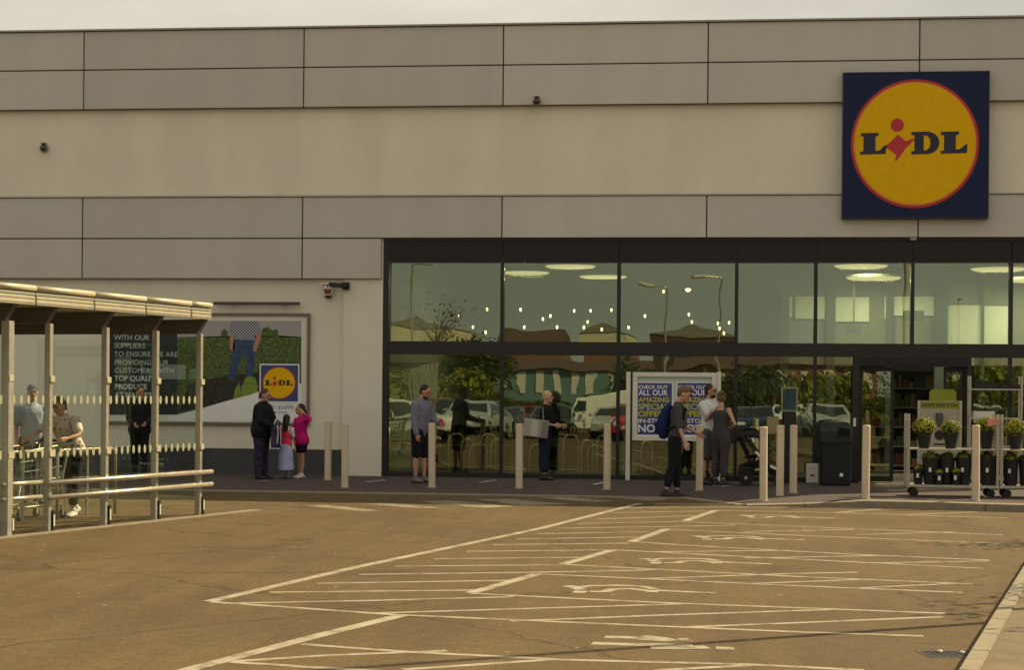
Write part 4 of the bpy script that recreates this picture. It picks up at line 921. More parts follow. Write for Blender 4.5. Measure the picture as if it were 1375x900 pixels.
shrub('yellow flowering shrub in a black pot on the trolley at the photo edge', 1364, .781, .17, .27, 4)
def tall_pot(label, px, w, h, seed, y=None):
    y = TY + .22 if y is None else y; x = F(px, 640, y)[0]; rr = random.Random(seed)
    t = thing('plant_pot', label, 'plant pot', (x, y, .191), rr.uniform(0, 3), 'black pots on the lower trolley decks')
    MB().lathe((0, 0, 0), [(w * .72, 0), (w * .74, .01), (w * .95, h - .05), (w, h - .048), (w, h), (w * .9, h), (w * .88, h - .05)], 20).build('pot', M['pot'], t)
    MB().lathe((0, 0, h - .04), [(w * .87, 0), (w * .8, .02), (.02, .05)], 14).build('soil', M['blacker'], t)
    m = MB()
    for k in range(190):
        d = Vector((rr.gauss(0, 1.25), rr.gauss(0, 1.25), abs(rr.gauss(0, 1.1)) - .35)).normalized(); q = Vector((0, 0, h)) + d * w * rr.uniform(.3, 1.0); q.z = h + (q.z - h) * .8
        a, b = d.orthogonal() * .03, d.cross(d.orthogonal()) * .018; m.add([q - a, q - b, q + a, q + b], [(0, 1, 2, 3)])
    tag(m.build('leaves', M['leaf_light'] if seed % 2 else M['leaf'], t, fix=False), kind='stuff')
    a = rr.uniform(-.9, .1); lb = MB().obox((0, -w * .93, h * .55), (1, 0, 0), (0, 1, 0), (0, 0, 1), .02, .004, .035).build('pot_label', M['print_white'], t); t.rotation_euler = (0, 0, a * .5)
tall_pot('black pot on the lower deck, third from the bollard to the left', 1250, .15, .44, 5); tall_pot('black pot on the lower deck, second from the bollard to the left', 1271, .14, .44, 6)
tall_pot('broad black pot on the lower deck just left of the bollard', 1294, .14, .45, 7); tall_pot('broad black pot on the lower deck just right of the bollard', 1327, .15, .45, 8)
tall_pot('black pot on the lower deck of the trolley at the photo edge', 1357, .13, .43, 9); tall_pot('black pot cut by the photo edge on the lower deck', 1378, .13, .43, 10)
tall_pot('small pot of pale leaves tucked before two tall black pots', 1261, .07, .20, 13, TY + .07); tall_pot('small pot of pale leaves tucked left of the bollard', 1284, .07, .22, 15, TY + .07); tall_pot('small pot of pale leaves between trolley uprights', 1342, .07, .24, 17, TY + .3)
tall_pot('small black pot with leaves at the left end of the lower deck', 1233, .09, .26, 11)
pcx = F(1333, 563, TY - .03)[0]; _, pcz = F(1333, 563, TY - .03)
pc = MB().obox((pcx, TY - .035, pcz - .05), (1, 0, .15), (0, 1, .1), (0, 0, 1), .085, .004, .055)
tag(pc.build('price_card', mat('pink_card', (.62, .22, .18), .6)), 'pink price card clipped between the two plant trolleys', 'price card')

# ------------------------------------------------------------------ pushchair
sx, sy = G(1014, 652, 0)
st = thing('pushchair', 'black pushchair with white trim beside the woman in dark overalls', 'pushchair', (sx, sy, 0), 0)
def wheel(x, y, r):
    w = MB().lathe((x, y - .02, r), [(r * .8, 0), (r * .95, -.006), (r, .008), (r, .032), (r * .95, .046), (r * .8, .04)], 22, 'y').build('wheel', M['blacker'], st)
    sp = MB()
    for k in range(5): a = 2 * PI * k / 5; sp.bar((x, y, r), (x + r * .85 * math.cos(a), y, r + r * .85 * math.sin(a)), .012, .012, (0, 1, 0))
    sp.lathe((x, y - .025, r), [(.03, 0), (.03, .05)], 10, 'y'); sp.build('spokes', M['steel'], w)
for x, y, r in ((-.17, -.25, .14), (-.17, .25, .14), (.42, -.2, .11), (.42, .2, .11)): wheel(x, y, r)
m = MB()
for s in (-1, 1):
    m.tube([(.42, s * .2, .11), (.12, s * .23, .48), (-.22, s * .24, .85), (-.36, s * .24, 1.02)], .014, 7); m.tube([(-.17, s * .25, .14), (.12, s * .23, .48), (.22, s * .23, .62)], .014, 7)
m.tube([(-.36, -.24, 1.02), (-.42, -.2, 1.06), (-.42, .2, 1.06), (-.36, .24, 1.02)], .018, 8); m.tube([(.42, -.2, .11), (.42, .2, .11)], .012, 6); m.tube([(-.17, -.25, .14), (-.17, .25, .14)], .012, 6)
m.build('frame', M['black'], st, smooth=True)
M['pram'] = mat('black_pram_fabric', (.010, .010, .012), .9, var=.2, scale=20)
m = MB(); m.obox((.02, 0, .42), (1, 0, .15), (0, 1, 0), (-.15, 0, 1), .2, .2, .03).obox((-.2, 0, .66), (.5, 0, -1), (0, 1, 0), (1, 0, .5), .25, .19, .03).obox((.24, 0, .32), (.35, 0, -1), (0, 1, 0), (1, 0, .3), .14, .18, .02); m.build('seat', M['pram'], st, bevel=.02)
hd = []
for i in range(7):
    a = R(15 + 125 * i / 6); hd.append([(-.12 + .30 * math.cos(a) * -1 if False else -.10 - .30 * math.cos(a), .22 * math.cos(t), .72 + .28 * math.sin(a) * (.55 + .45 * math.sin(t))) for t in (PI * k / 8 for k in range(9))])
vs = [p for r_ in hd for p in r_]; m = MB(); m.add(vs, [(i * 9 + k, i * 9 + k + 1, (i + 1) * 9 + k + 1, (i + 1) * 9 + k) for i in range(6) for k in range(8)])
ho = m.build('hood', M['pram'], st, smooth=True); so = ho.modifiers.new('thick', 'SOLIDIFY'); so.thickness = .015
MB().box(-.15, .12, -.19, .19, .18, .26).build('basket', M['pram'], st, bevel=.02)
for (a, b, c), (d, e, f) in (((.0, -.24, .62), (.1, -.24, .50)), ((-.02, -.24, .78), (-.06, -.24, .86)), ((.26, -.22, .36), (.45, -.21, .27))): MB().bar((a, b, c), (d, e, f), .02, .045).build('trim', M['print_white'], st, bevel=.005)
MB().tube([(.12, -.2, .6), (.24, -.19, .63), (.3, 0, .64), (.24, .19, .63), (.12, .2, .6)], .016, 8).build('bumper_bar', M['black'], st, smooth=True)

# ------------------------------------------------------------------ off-frame lamp post and saplings that throw the shadows, and the place behind the camera that the glass mirrors
def lamp_post(label, x, y, h, rz, z=-.12, r=.065):
    t = thing('street_lamp', label, 'street lamp', (x, y, z), rz, 'car park lamp posts')
    MB().tube([(0, 0, 0), (0, 0, 1.1), (0, 0, 1.12), (0, 0, h)], [r * 1.35, r * 1.35, r, r * .7], 14).build('pole', M['steel'], t, smooth=False)
    MB().tube([(0, 0, h - .05), (.15, 0, h + .02), (.8, 0, h + .06)], .035, 8).build('arm', M['steel'], t)
    MB().obox((1.0, 0, h + .07), (1, 0, .06), (0, 1, 0), (0, 0, 1), .34, .15, .055).build('lamp_head', M['white'], t, bevel=.02)
    MB().lathe((0, 0, 0), [(.17, 0), (.17, .02), (.1, .03)], 14).build('base_plate', M['steel'], t)
    return t
px0, py0 = G(1341, 836); kx = 2.75
lamp_post('tall steel lamp post off the right edge that throws the thin shadow across the bays', px0 + 1.033 * kx, py0 + .767 * kx, 8.0, R(200), z=-.03, r=.06)
def tree(name, label, x, y, h, rad, seed, m, nleaf=1500, ls=.16, group=None, z=-.12, trunk=.14, sparse=1.0):
    rr = random.Random(seed); h *= .86; t = thing(name, label, 'tree', (x, y, z), rr.uniform(0, 6), group)
    mb = MB(); tips = []
    mb.tube([(0, 0, -.05), (.02 * h * rr.uniform(-1, 1), 0, h * .3), (.03 * h * rr.uniform(-1, 1), .02 * h, h * .62)], [trunk, trunk * .75, trunk * .45], 8)
    for k in range(11):
        a = 2.4 * k + rr.uniform(-.4, .4); zz = h * rr.uniform(.35, .62); e = Vector((rad * rr.uniform(.45, .85) * math.cos(a), rad * rr.uniform(.45, .85) * math.sin(a), zz + h * rr.uniform(.08, .36)))
        mid = Vector((e.x * .5, e.y * .5, zz + (e.z - zz) * .65)); mb.tube([(0, 0.01 * h, zz), mid, e], [trunk * .4, trunk * .25, trunk * .08], 6); tips += [e, mid]
        for j in range(2):
            f = e + Vector((rr.gauss(0, .2), rr.gauss(0, .2), abs(rr.gauss(0, .2)))) * rad; mb.tube([mid, f], [trunk * .16, trunk * .04], 5); tips.append(f)
    mb.build('trunk', M['bark'], t)
    lf = MB()
    for k in range(nleaf):
        c = rr.choice(tips) + Vector((rr.gauss(0, 1), rr.gauss(0, 1), rr.gauss(0, .8))) * rad * .23 * sparse
        d = Vector((rr.gauss(0, 1), rr.gauss(0, 1), rr.gauss(.4, 1))).normalized(); a = d.orthogonal().normalized() * ls * rr.uniform(.6, 1.2); b = d.cross(a).normalized() * ls * .6
        lf.add([c - a, c - b, c + a, c + b], [(0, 1, 2, 3)])
    tag(lf.build('crown', m, t, fix=False), kind='stuff'); return t
tree('sapling', 'slim sapling off the right edge beyond the kerb, nearest the lamp post shadow', 4.75, -18.2, 3.0, .8, 11, M['leaf'], 420, .06, 'saplings on the verge', -.03, .035)
tree('sapling', 'slim sapling off the right edge nearest the camera on the verge', 4.9, -20.7, 2.8, .8, 12, M['leaf'], 420, .06, 'saplings on the verge', -.03, .035)
tree('sapling', 'slim sapling off the right edge farthest along the verge', 5.6, -11.6, 3.0, .8, 13, M['leaf'], 420, .06, 'saplings on the verge', -.03, .035)

def RP(px, py, D):                                            # a place behind the camera whose mirror image in the glass falls at px, py
    x, z = F(px, py, D); return x, -D, z
def house(label, px0, px1, D, pe, pr, wallm, roofm, depth=9, gable=False, win=4):
    x0, _, ze = RP(px0, pe, D); x1, _, zr = RP(px1, pr, D)
    t = thing('building', label, 'building', ((x0 + x1) / 2, -D, -.12), world=True, group='buildings mirrored in the glass')
    MB().box(x0, x1, -D - depth, -D, -.2, ze).build('wall', wallm, t)
    if gable: MB().prism([(x0 - .3, ze), (x1 + .3, ze), ((x0 + x1) / 2, zr)], -D - depth - .2, -D + .2).build('roof', roofm, t)
    else:
        m = MB(); m.add([(x0 - .3, -D + .4, ze), (x1 + .3, -D + .4, ze), (x1 + .3, -D - depth - .4, ze), (x0 - .3, -D - depth - .4, ze), (x0 - .3, -D - depth / 2, zr), (x1 + .3, -D - depth / 2, zr)], [(0, 1, 5, 4), (2, 3, 4, 5), (1, 2, 5), (3, 0, 4), (0, 3, 2, 1)]); m.build('roof', roofm, t)
    w = (x1 - x0) / win
    for k in range(win):
        for zz in ((1.0, 3.4) if ze > 5 else (2.5,)):
            f_ = MB().box(x0 + w * (k + .25), x0 + w * (k + .7), -D - .05, -D + .06, zz, zz + 1.3).build('window', M['white'], t); MB().box(x0 + w * (k + .29), x0 + w * (k + .66), -D + .061, -D + .08, zz + .08, zz + 1.22).build('pane', M['car_glass'], f_)
    return t
def shed(label, px0, px1, D, pt, pm, clad, base):
    x0, _, zt = RP(px0, pt, D); x1, _, zm = RP(px1, pm, D)
    t = thing('building', label, 'building', ((x0 + x1) / 2, -D, -.12), world=True, group='buildings mirrored in the glass')
    MB().box(x0, x1, -D - 20, -D, -.2, zm).build('base_wall', base, t); MB().box(x0 - .1, x1 + .1, -D - 20.1, -D + .1, zm + .002, zt).build('cladding', clad, t)
    m = MB(); m.prism([(x0 - .2, zt), (x1 + .2, zt), (x1 - 1, zt + .5), ((x0 + x1) / 2, zt + 1.0)], -D - 20.2, -D + .2); m.build('roof', M['coping'], t)
    for k in range(3): MB().box(x0 + (x1 - x0) * (.12 + .3 * k), x0 + (x1 - x0) * (.28 + .3 * k), -D - .01, -D + .05, 0, 3.2).build('roller_door', M['frame'], t)
    return t
shed('cream clad shed mirrored in the leftmost upper pane', 512, 612, 150, 439, 462, M['cream_clad'], M['brick'])
shed('cream clad shed mirrored low in the second upper pane', 776, 838, 150, 444, 463, M['cream_clad'], M['brick'])
house('brown roofed house mirrored beside the cream shed', 672, 752, 140, 463, 440, M['brick'], M['roof_tile'])
M['teal_wall'] = mat('teal_grey_wall', (.12, .22, .22), .8, var=.1)
house('long low teal walled block mirrored behind the lower panes', 520, 870, 125, 493, 479, M['teal_wall'], M['roof_tile'], win=15)
shed('dark flat roofed shed mirrored above the poster stand', 878, 988, 140, 446, 455, M['roof_tile'], M['joint'])
house('brick terrace mirrored behind the poster stand', 900, 1180, 130, 492, 476, M['brick'], M['roof_tile'], win=10)
house('pale terrace mirrored behind the rightmost panes', 1230, 1500, 130, 494, 476, M['int_pale'], M['roof_tile'], win=10)
lps = ((553, 356, 58), (965, 372, 52), (893, 384, 62), (1290, 405, 75))
for px, py, D in lps:
    x, y, z = RP(px, py, D); lamp_post({553: 'lamp post mirrored in the leftmost upper pane', 965: 'lamp post with a white head mirrored left of the pale lobby', 893: 'lamp post mirrored above the poster stand', 1290: 'distant lamp post mirrored right of the entrance'}[px], x, y, z + .12, R({553: 20, 965: 160, 893: 170, 1290: 90}[px]))
for i, (px, pt, D, rad, nl, lab, m_) in enumerate(((590, 372, 95, 2.6, 160, 'thin half bare tree mirrored high in the leftmost pane', 'bark'), (638, 452, 110, 2.4, 1500, 'dark tree mirrored beside the cream shed', 'leaf'), (528, 505, 70, 1.8, 1400, 'bright green tree mirrored at the far left pane', 'leaf_light'),
                                       (612, 506, 90, 1.8, 1400, 'yellow green tree mirrored above the parked cars', 'leaf_light'), 
                                       (1115, 512, 60, 1.5, 1400, 'bright shrubby tree mirrored left of the doors', 'leaf_light'), (1330, 500, 58, 1.8, 1500, 'bright tree mirrored right of the doors', 'leaf_light'), (845, 495, 100, 2.0, 1300, 'green tree mirrored left of the poster stand', 'leaf'), (1010, 500, 80, 2.0, 1300, 'green tree mirrored behind the pushchair', 'leaf'),
                                       (470, 470, 110, 3.6, 1300, 'dark tree standing left of the mirrored cream shed', 'leaf'))):
    x, y, z = RP(px, pt, D); tree('tree', lab, x, y, z + .12, rad, 40 + i, M[m_], nl * 5 if nl > 300 else 500, .20 if nl > 300 else .10, 'trees mirrored in the glass', trunk=.2)
hx0, hy, _ = RP(420, 500, 84); hx1, _, _ = RP(1480, 500, 84)
hg = MB(); rr = random.Random(5)
for k in range(9000):
    c = Vector((rr.uniform(hx0, hx1), hy + rr.uniform(-.7, .7), 0)); hh = 1.7 + .5 * mnoise.noise((c.x * .25, 0, 0)); c.z = -.1 + hh * rr.random() ** .6
    a = Vector((rr.gauss(0, 1), rr.gauss(0, 1), rr.gauss(0, 1))).normalized() * .22; b = a.orthogonal().normalized() * .15; hg.add([c - a, c - b, c + a, c + b], [(0, 1, 2, 3)])
tag(hg.build('hedge', M['leaf_light'], fix=False), 'long clipped hedge mirrored behind the cars', 'hedge', kind='stuff')
# cars
def make_car(label, body, loc, rz, van=False):
    t = thing('parked_car', label, 'van' if van else 'car', loc, rz, 'cars parked in the car park')
    if van: prof = [(-2.2, .35), (-2.25, 1.0), (-2.2, 1.95), (-2.05, 2.05), (.9, 2.05), (1.25, 1.9), (1.75, 1.15), (2.25, .98), (2.35, .7), (2.35, .35)]; belt = 1.15
    else: prof = [(-2.0, .32), (-2.1, .6), (-2.05, .92), (-1.85, 1.0), (-1.55, 1.36), (-.9, 1.47), (.1, 1.45), (.5, 1.36), (1.15, .97), (1.9, .82), (2.1, .65), (2.1, .32)]; belt = .95
    def hw(z): return .86 if z < belt else .86 - (z - belt) * .30
    n = len(prof); vs = [(x, -hw(z), z) for x, z in prof] + [(x, hw(z), z) for x, z in prof]
    m = MB(); m.add(vs, [tuple(range(n)), tuple(range(2 * n - 1, n - 1, -1))] + [(k, k + n, (k + 1) % n + n, (k + 1) % n) for k in range(n)])
    m.build('body', body, t, bevel=.04)
    z1, z2 = belt + .02, (1.40 if not van else 1.9)
    def side(s, a, b, c, d):
        q = [(a, z1), (b, z1), (c, z2 - .03), (d, z2 - .03)]; mm = MB(); mm.add([(x, s * (hw(z) + .006), z) for x, z in q] + [(x, s * (hw(z) - .02), z) for x, z in q], [(0, 1, 2, 3), (7, 6, 5, 4), (0, 4, 5, 1), (1, 5, 6, 2), (2, 6, 7, 3), (3, 7, 4, 0)]); mm.build('side_window', M['car_glass'], t)
    for s in (-1, 1):
        if van: side(s, .6, 1.6, 1.15, .6)
        else: side(s, -1.6, -.55, -.55, -1.3); side(s, -.48, .95, .35, -.48)
    fx = ((1.13, 1.0), (.53, 1.35)) if not van else ((1.72, 1.22), (1.28, 1.86)); bk = ((-1.83, 1.04), (-1.57, 1.34)) if not van else None
    for pr_, s in ((fx, 1), (bk, -1)):
        if pr_:
            (xa, za), (xb, zb) = pr_; m = MB(); vs = [(xa + .012 * s, -.7, za), (xa + .012 * s, .7, za), (xb + .012 * s, .6, zb), (xb + .012 * s, -.6, zb)]; m.add(vs + [(x - .03 * s, y, z) for x, y, z in vs], [(0, 1, 2, 3), (7, 6, 5, 4), (0, 4, 5, 1), (1, 5, 6, 2), (2, 6, 7, 3), (3, 7, 4, 0)]); m.build('windscreen' if s > 0 else 'rear_window', M['car_glass'], t)
    for xx in ((-1.3, 1.3) if not van else (-1.4, 1.5)):
        for s in (-1, 1):
            w = MB().lathe((xx, s * .78 - .1, .32), [(.2, 0), (.31, .0), (.33, .02), (.33, .18), (.31, .2), (.2, .2)], 22, 'y').build('tyre', M['blacker'], t); MB().lathe((xx, s * .78 - .105, .32), [(.05, -.005), (.2, 0), (.2, .21), (.05, .215)], 16, 'y').build('rim', M['steel'], w)
    ex = prof[-2][0]
    for s in (-1, 1): MB().box(ex - .1, ex + .012, s * .62 - .16, s * .62 + .16, .62, .76).build('headlight', M['print_white'], t, bevel=.02); MB().box(-prof[-2][0] - .01 if not van else -2.27, -1.95, s * .66 - .12, s * .66 + .12, .68, .86).build('tail_light', M['red'], t, bevel=.02)
    for s in (-1, 1): MB().box(.75, .9, s * 1.0 - .09, s * 1.0 + .09, .98, 1.1).build('mirror', body, t, bevel=.02)
    MB().box(ex - .02, ex + .016, -.26, .26, .42, .53).build('number_plate', M['print_white'], t)
    return t
PA = {}
for k_, c_ in dict(white=(.76, .77, .72), red=(.48, .03, .025), dark=(.015, .016, .02), silver=(.42, .44, .43), navy=(.02, .03, .09)).items(): PA[k_] = mat('car_paint_' + k_, c_, .22, .1, var=.02, spec=.6)
for lab, pnt, px, D, rz, van in (('white car mirrored behind the man in the lilac sweatshirt', 'white', 540, 31, 10, False), ('silver car mirrored between the first two mullions', 'silver', 640, 42, 95, False), ('white van mirrored far off left of the poster stand', 'white', 800, 58, 172, True),
                                 ('red car mirrored behind the poster stand', 'red', 850, 46, 95, False), ('dark car mirrored beside the white van', 'dark', 735, 47, 90, False), ('navy car mirrored behind the pushchair', 'navy', 1010, 40, 88, False),
                                 ('dark car mirrored at the right photo edge', 'dark', 1365, 30, 185, False), ('silver car mirrored right of the doors', 'silver', 1320, 45, 90, False), ('red car mirrored in the first pane far back', 'red', 590, 55, 90, False), ('navy car mirrored near the first mullion', 'navy', 668, 50, 92, False), ('dark car mirrored in the middle of the first pane', 'dark', 612, 44, 88, False), ('silver car mirrored just left of the poster stand', 'silver', 822, 50, 91, False), ('dark car mirrored far back in the second pane', 'dark', 772, 63, 20, False), ('red car mirrored far back in the second pane', 'red', 715, 64, 15, False), ('white car mirrored behind the pushchair', 'white', 1062, 52, 93, False), ('dark car mirrored behind the poster stand legs', 'dark', 905, 42, 90, False), ('silver car mirrored beside the litter bin', 'silver', 1110, 48, 87, False)):
    x, y, z = RP(px, 560, D); make_car(lab, PA[pnt], (x, y, -.12), R(rz), van)

# ------------------------------------------------------------------ people
def solid(mb, voxel, name, smooth=4):
    me = mb.mesh(name); ob = bpy.data.objects.new(name, me); C.objects.link(ob)
    md = ob.modifiers.new('r', 'REMESH'); md.mode = 'VOXEL'; md.voxel_size = voxel; md.use_smooth_shade = True
    sm = ob.modifiers.new('s', 'SMOOTH'); sm.factor = .5; sm.iterations = smooth
    dg = bpy.context.evaluated_depsgraph_get(); out = bpy.data.meshes.new_from_object(ob.evaluated_get(dg)); bpy.data.objects.remove(ob)
    out.materials.clear()
    for p in out.polygons: p.use_smooth = True
    return out
def limb(mb, pts, rad, side=(0, 1, 0), seg=14, hem=.8):               # rounded tube; radius may be (across, along-depth)
    pts = [Vector(p) for p in pts]; rad = [r if isinstance(r, tuple) else (r, r) for r in rad]
    P2, R2 = [], []
    d0 = (pts[0] - pts[1]).normalized(); d1 = (pts[-1] - pts[-2]).normalized()
    for k in (1.0, .8, .45): P2.append(pts[0] + d0 * min(rad[0]) * k * .8); R2.append(tuple(r * math.sqrt(max(.02, 1 - k * k)) for r in rad[0]))
    P2 += pts; R2 += rad
    for k in (.45, .8, 1.0): P2.append(pts[-1] + d1 * min(rad[-1]) * k * hem); R2.append(tuple(r * math.sqrt(max(.02, 1 - k * k)) for r in rad[-1]))
    n = len(P2); vs = []
    for i, p in enumerate(P2):
        d = (P2[min(i + 1, n - 1)] - P2[max(i - 1, 0)]).normalized(); s = Vector(side); s = (s - d * s.dot(d))
        if s.length < .05: s = Vector((1, 0, 0)) - d * d.x
        s.normalize(); f = d.cross(s)
        vs += [p + s * R2[i][0] * math.cos(a) + f * R2[i][1] * math.sin(a) for a in (2 * PI * k / seg for k in range(seg))]
    return mb.add(vs, [(i * seg + k, i * seg + (k + 1) % seg, (i + 1) * seg + (k + 1) % seg, (i + 1) * seg + k) for i in range(n - 1) for k in range(seg)] + [tuple(range(seg))[::-1], tuple((n - 1) * seg + k for k in range(seg))])
def ball(mb, c, r, rot=None, seg=16, rings=10):
    c = Vector(c); r = r if isinstance(r, tuple) else (r, r, r); rot = rot or Matrix.Identity(3); vs = [c + rot @ Vector((0, 0, r[2]))]
    for i in range(1, rings):
        t = PI * i / rings
        vs += [c + rot @ Vector((r[0] * math.sin(t) * math.cos(a), r[1] * math.sin(t) * math.sin(a), r[2] * math.cos(t))) for a in (2 * PI * k / seg for k in range(seg))]
    vs.append(c + rot @ Vector((0, 0, -r[2]))); b = len(vs) - 1
    fs = [(0, 1 + k, 1 + (k + 1) % seg) for k in range(seg)] + [(1 + (i) * seg + k, 1 + (i + 1) * seg + k, 1 + (i + 1) * seg + (k + 1) % seg, 1 + i * seg + (k + 1) % seg) for i in range(rings - 2) for k in range(seg)] + [(b, 1 + (rings - 2) * seg + (k + 1) % seg, 1 + (rings - 2) * seg + k) for k in range(seg)]
    return mb.add(vs, fs)
SKIN = {k: mat('skin_' + k, c, .55, var=.08, scale=14) for k, c in dict(fair=(.50, .29, .20), tan=(.43, .235, .15), ruddy=(.48, .23, .16)).items()}
FAB = {}
def fabric(name, col, var=.14, scale=7): 
    if name not in FAB: FAB[name] = mat('fabric_' + name, col, .88, var=var, scale=scale, bump=.5, bscale=18, spec=.2)
    return FAB[name]
EYE = mat('eye_dark', (.01, .008, .006), .3, var=.02); LIP = mat('lips', (.26, .075, .06), .5, var=.05); BROW = mat('brow', (.03, .02, .014), .8, var=.05)

def person(label, loc, rz, H, skin='fair', lean=0, legs=((0, 0), (0, 0)), arms=((5, 8, 15, 4), (5, 8, 15, 4)), head=(0, 0, 0), bulk=1.0, belly=1.0, girl=False, spread=0.0, vox=.0075, toe=(0, 0), hipw=1.0):
    s = H / 1.75; hs = s if H > 1.55 else s ** .55                # children have larger heads for their height
    th, shn, ank = .435 * s, .415 * s, .075 * s
    J = {}; hip = Vector((0, 0, .93 * s))
    for i, sd in enumerate((1, -1)):
        a, b = R(legs[i][0]), R(legs[i][1]); hj = hip + Vector((0, sd * .088 * s * hipw, 0)); sp = Vector((0, sd * spread * s, 0))
        kn = hj + Vector((math.sin(a), 0, -math.cos(a))) * th + sp * .5; an = kn + Vector((math.sin(a - b), 0, -math.cos(a - b))) * shn + sp * .5
        J['hip%d' % i], J['knee%d' % i], J['ank%d' % i] = hj, kn, an; J['pitch%d' % i] = a - b
    lift = ank - min(J['ank0'].z, J['ank1'].z)
    for k in list(J):
        if isinstance(J[k], Vector): J[k] = J[k] + Vector((0, 0, lift))
    hip = hip + Vector((0, 0, lift))
    t = R(lean); up = Vector((math.sin(t), 0, math.cos(t))); fw = Vector((math.cos(t), 0, -math.sin(t)))
    sp_ = lambda k: hip + up * (k * s) + fw * (.012 * s * math.sin(k * 6))
    neck = sp_(.52)
    hp, hy, hr = (R(v) for v in head)
    hrot = Matrix.Rotation(hy, 3, 'Z') @ Matrix.Rotation(hp + t * .5, 3, 'Y') @ Matrix.Rotation(hr, 3, 'X')
    hc = neck + up * .065 * s + hrot @ Vector((.022 * hs, 0, .118 * hs))
    shw = (.165 if girl else .185) * s * (1 + (bulk - 1) * .35)
    for i, sd in enumerate((1, -1)):
        sh_ = sp_(.455) + Vector((0, sd * shw, 0)); sa, ab, fa, fab_ = (R(v) for v in arms[i])
        def dr(x, y): return Vector((math.sin(x + t) * math.cos(y), sd * math.sin(y), -math.cos(x + t) * math.cos(y)))
        el = sh_ + dr(sa, ab) * .285 * s; wr = el + dr(fa, fab_) * .245 * s
        J['sh%d' % i], J['el%d' % i], J['wr%d' % i], J['fd%d' % i] = sh_, el, wr, dr(fa, fab_)
    root = thing('person', label, 'person', loc, rz); seedv = (sum(map(ord, label)) % 97) * 1.7
    B = bulk
    TS = [(-.05, .085, .14), (.02, .105 * belly ** .5, .162 * hipw), (.10, .102 * belly, .150), (.20, .100 * belly, .140), (.30, .110 * (belly ** .5), .152), (.40, .108, .168), (.455, .085, .165), (.50, .060, .085), (.54, .050, .055)]
    if girl: TS = [(k, d * .93, w * (.94 if .25 < k < .48 else (.9 if .15 < k <= .25 else 1.0))) for k, d, w in TS]
    def torso(mb, k0, k1, g, flare=0):
        q = [x for x in TS if k0 <= x[0] <= k1]
        limb(mb, [sp_(x[0]) for x in q], [((x[2] * B + g + flare * max(0, (.12 - x[0]))) * s, (x[1] * B + g + flare * max(0, (.12 - x[0]))) * s) for x in q], (0, 1, 0), 20)
    def leg(mb, i, k1, g, flare=0.0):                          # k: 0 hip .. 1 knee .. 2 ankle
        hj, kn, an = J['hip%d' % i], J['knee%d' % i], J['ank%d' % i]; full = [(0, .088), (.25, .084), (.6, .068), (1, .054), (1.15, .052), (1.4, .056), (1.7, .042), (2, .036)]
        pts, rr_ = [], []
        for k, r in full:
            if k > k1 + 1e-6: break
            p = hj.lerp(kn, k) if k <= 1 else kn.lerp(an, k - 1)
            if 1.1 < k < 1.6: p = p - Vector((math.cos(J['pitch%d' % i]), 0, 0)) * .012 * s
            pts.append(p); rr_.append((r * (1 + (B - 1) * .7) + g + flare * k) * s)
        limb(mb, pts, rr_)
    def arm(mb, i, k1, g, k0=0):
        a, b, c = J['sh%d' % i], J['el%d' % i], J['wr%d' % i]; full = [(0, .055), (.3, .048), (.7, .041), (1, .037), (1.3, .037), (1.6, .031), (2, .025)]
        pts, rr_ = [], []
        for k, r in full:
            if k < k0 or k > k1 + 1e-6: continue
            pts.append(a.lerp(b, k) if k <= 1 else b.lerp(c, k - 1)); rr_.append((r * (1 + (B - 1) * .6) * (.9 if girl else 1) + g) * s)
        limb(mb, pts, rr_)
    def foot(mb, i, g):
        an = J['ank%d' % i]; pt = max(-.2, min(.9, -J['pitch%d' % i])) if an.z > ank + .02 * s else 0
        yw = R(8) * (1 if i == 0 else -1) + R(toe[i]); f = Matrix.Rotation(yw, 3, 'Z') @ Matrix.Rotation(pt, 3, 'Y')
        q = lambda x, z: an + f @ Vector((x * s, 0, z * s))
        limb(mb, [q(-.055, -.035), q(.03, -.032), q(.11, -.046), q(.165, -.056)], [((.036 + g) * s, (.034 + g) * s), ((.04 + g) * s, (.038 + g) * s), ((.045 + g) * s, (.026 + g * .6) * s), ((.036 + g) * s, (.018 + g * .6) * s)])
        limb(mb, [an + Vector((0, 0, .03 * s)), q(-.01, -.03)], [(.036 + g) * s, (.036 + g) * s])
    # the body: one continuous surface
    mb = MB(); torso(mb, -.06, .6, -.012)
    limb(mb, [sp_(.47), neck + up * .02 * s, hc - hrot @ Vector((.012, 0, .06)) * hs], [.062 * s, .055 * s, .054 * hs])
    for i in (0, 1): leg(mb, i, 2, -.008); arm(mb, i, 2, -.006); foot(mb, i, -.004)
    ball(mb, hc, (.094 * hs, .075 * hs, .108 * hs), hrot); ball(mb, hc + hrot @ Vector((.028, 0, -.062)) * hs, (.062 * hs, .056 * hs, .056 * hs), hrot)
    limb(mb, [hc + hrot @ Vector((.088, 0, .008)) * hs, hc + hrot @ Vector((.108, 0, -.026)) * hs], [.010 * hs, .015 * hs]); ball(mb, hc + hrot @ Vector((.078, 0, -.085)) * hs, (.022 * hs, .026 * hs, .020 * hs), hrot)
    for sd in (1, -1): ball(mb, hc + hrot @ Vector((-.005, sd * .077, -.012)) * hs, (.020 * hs, .010 * hs, .032 * hs), hrot)
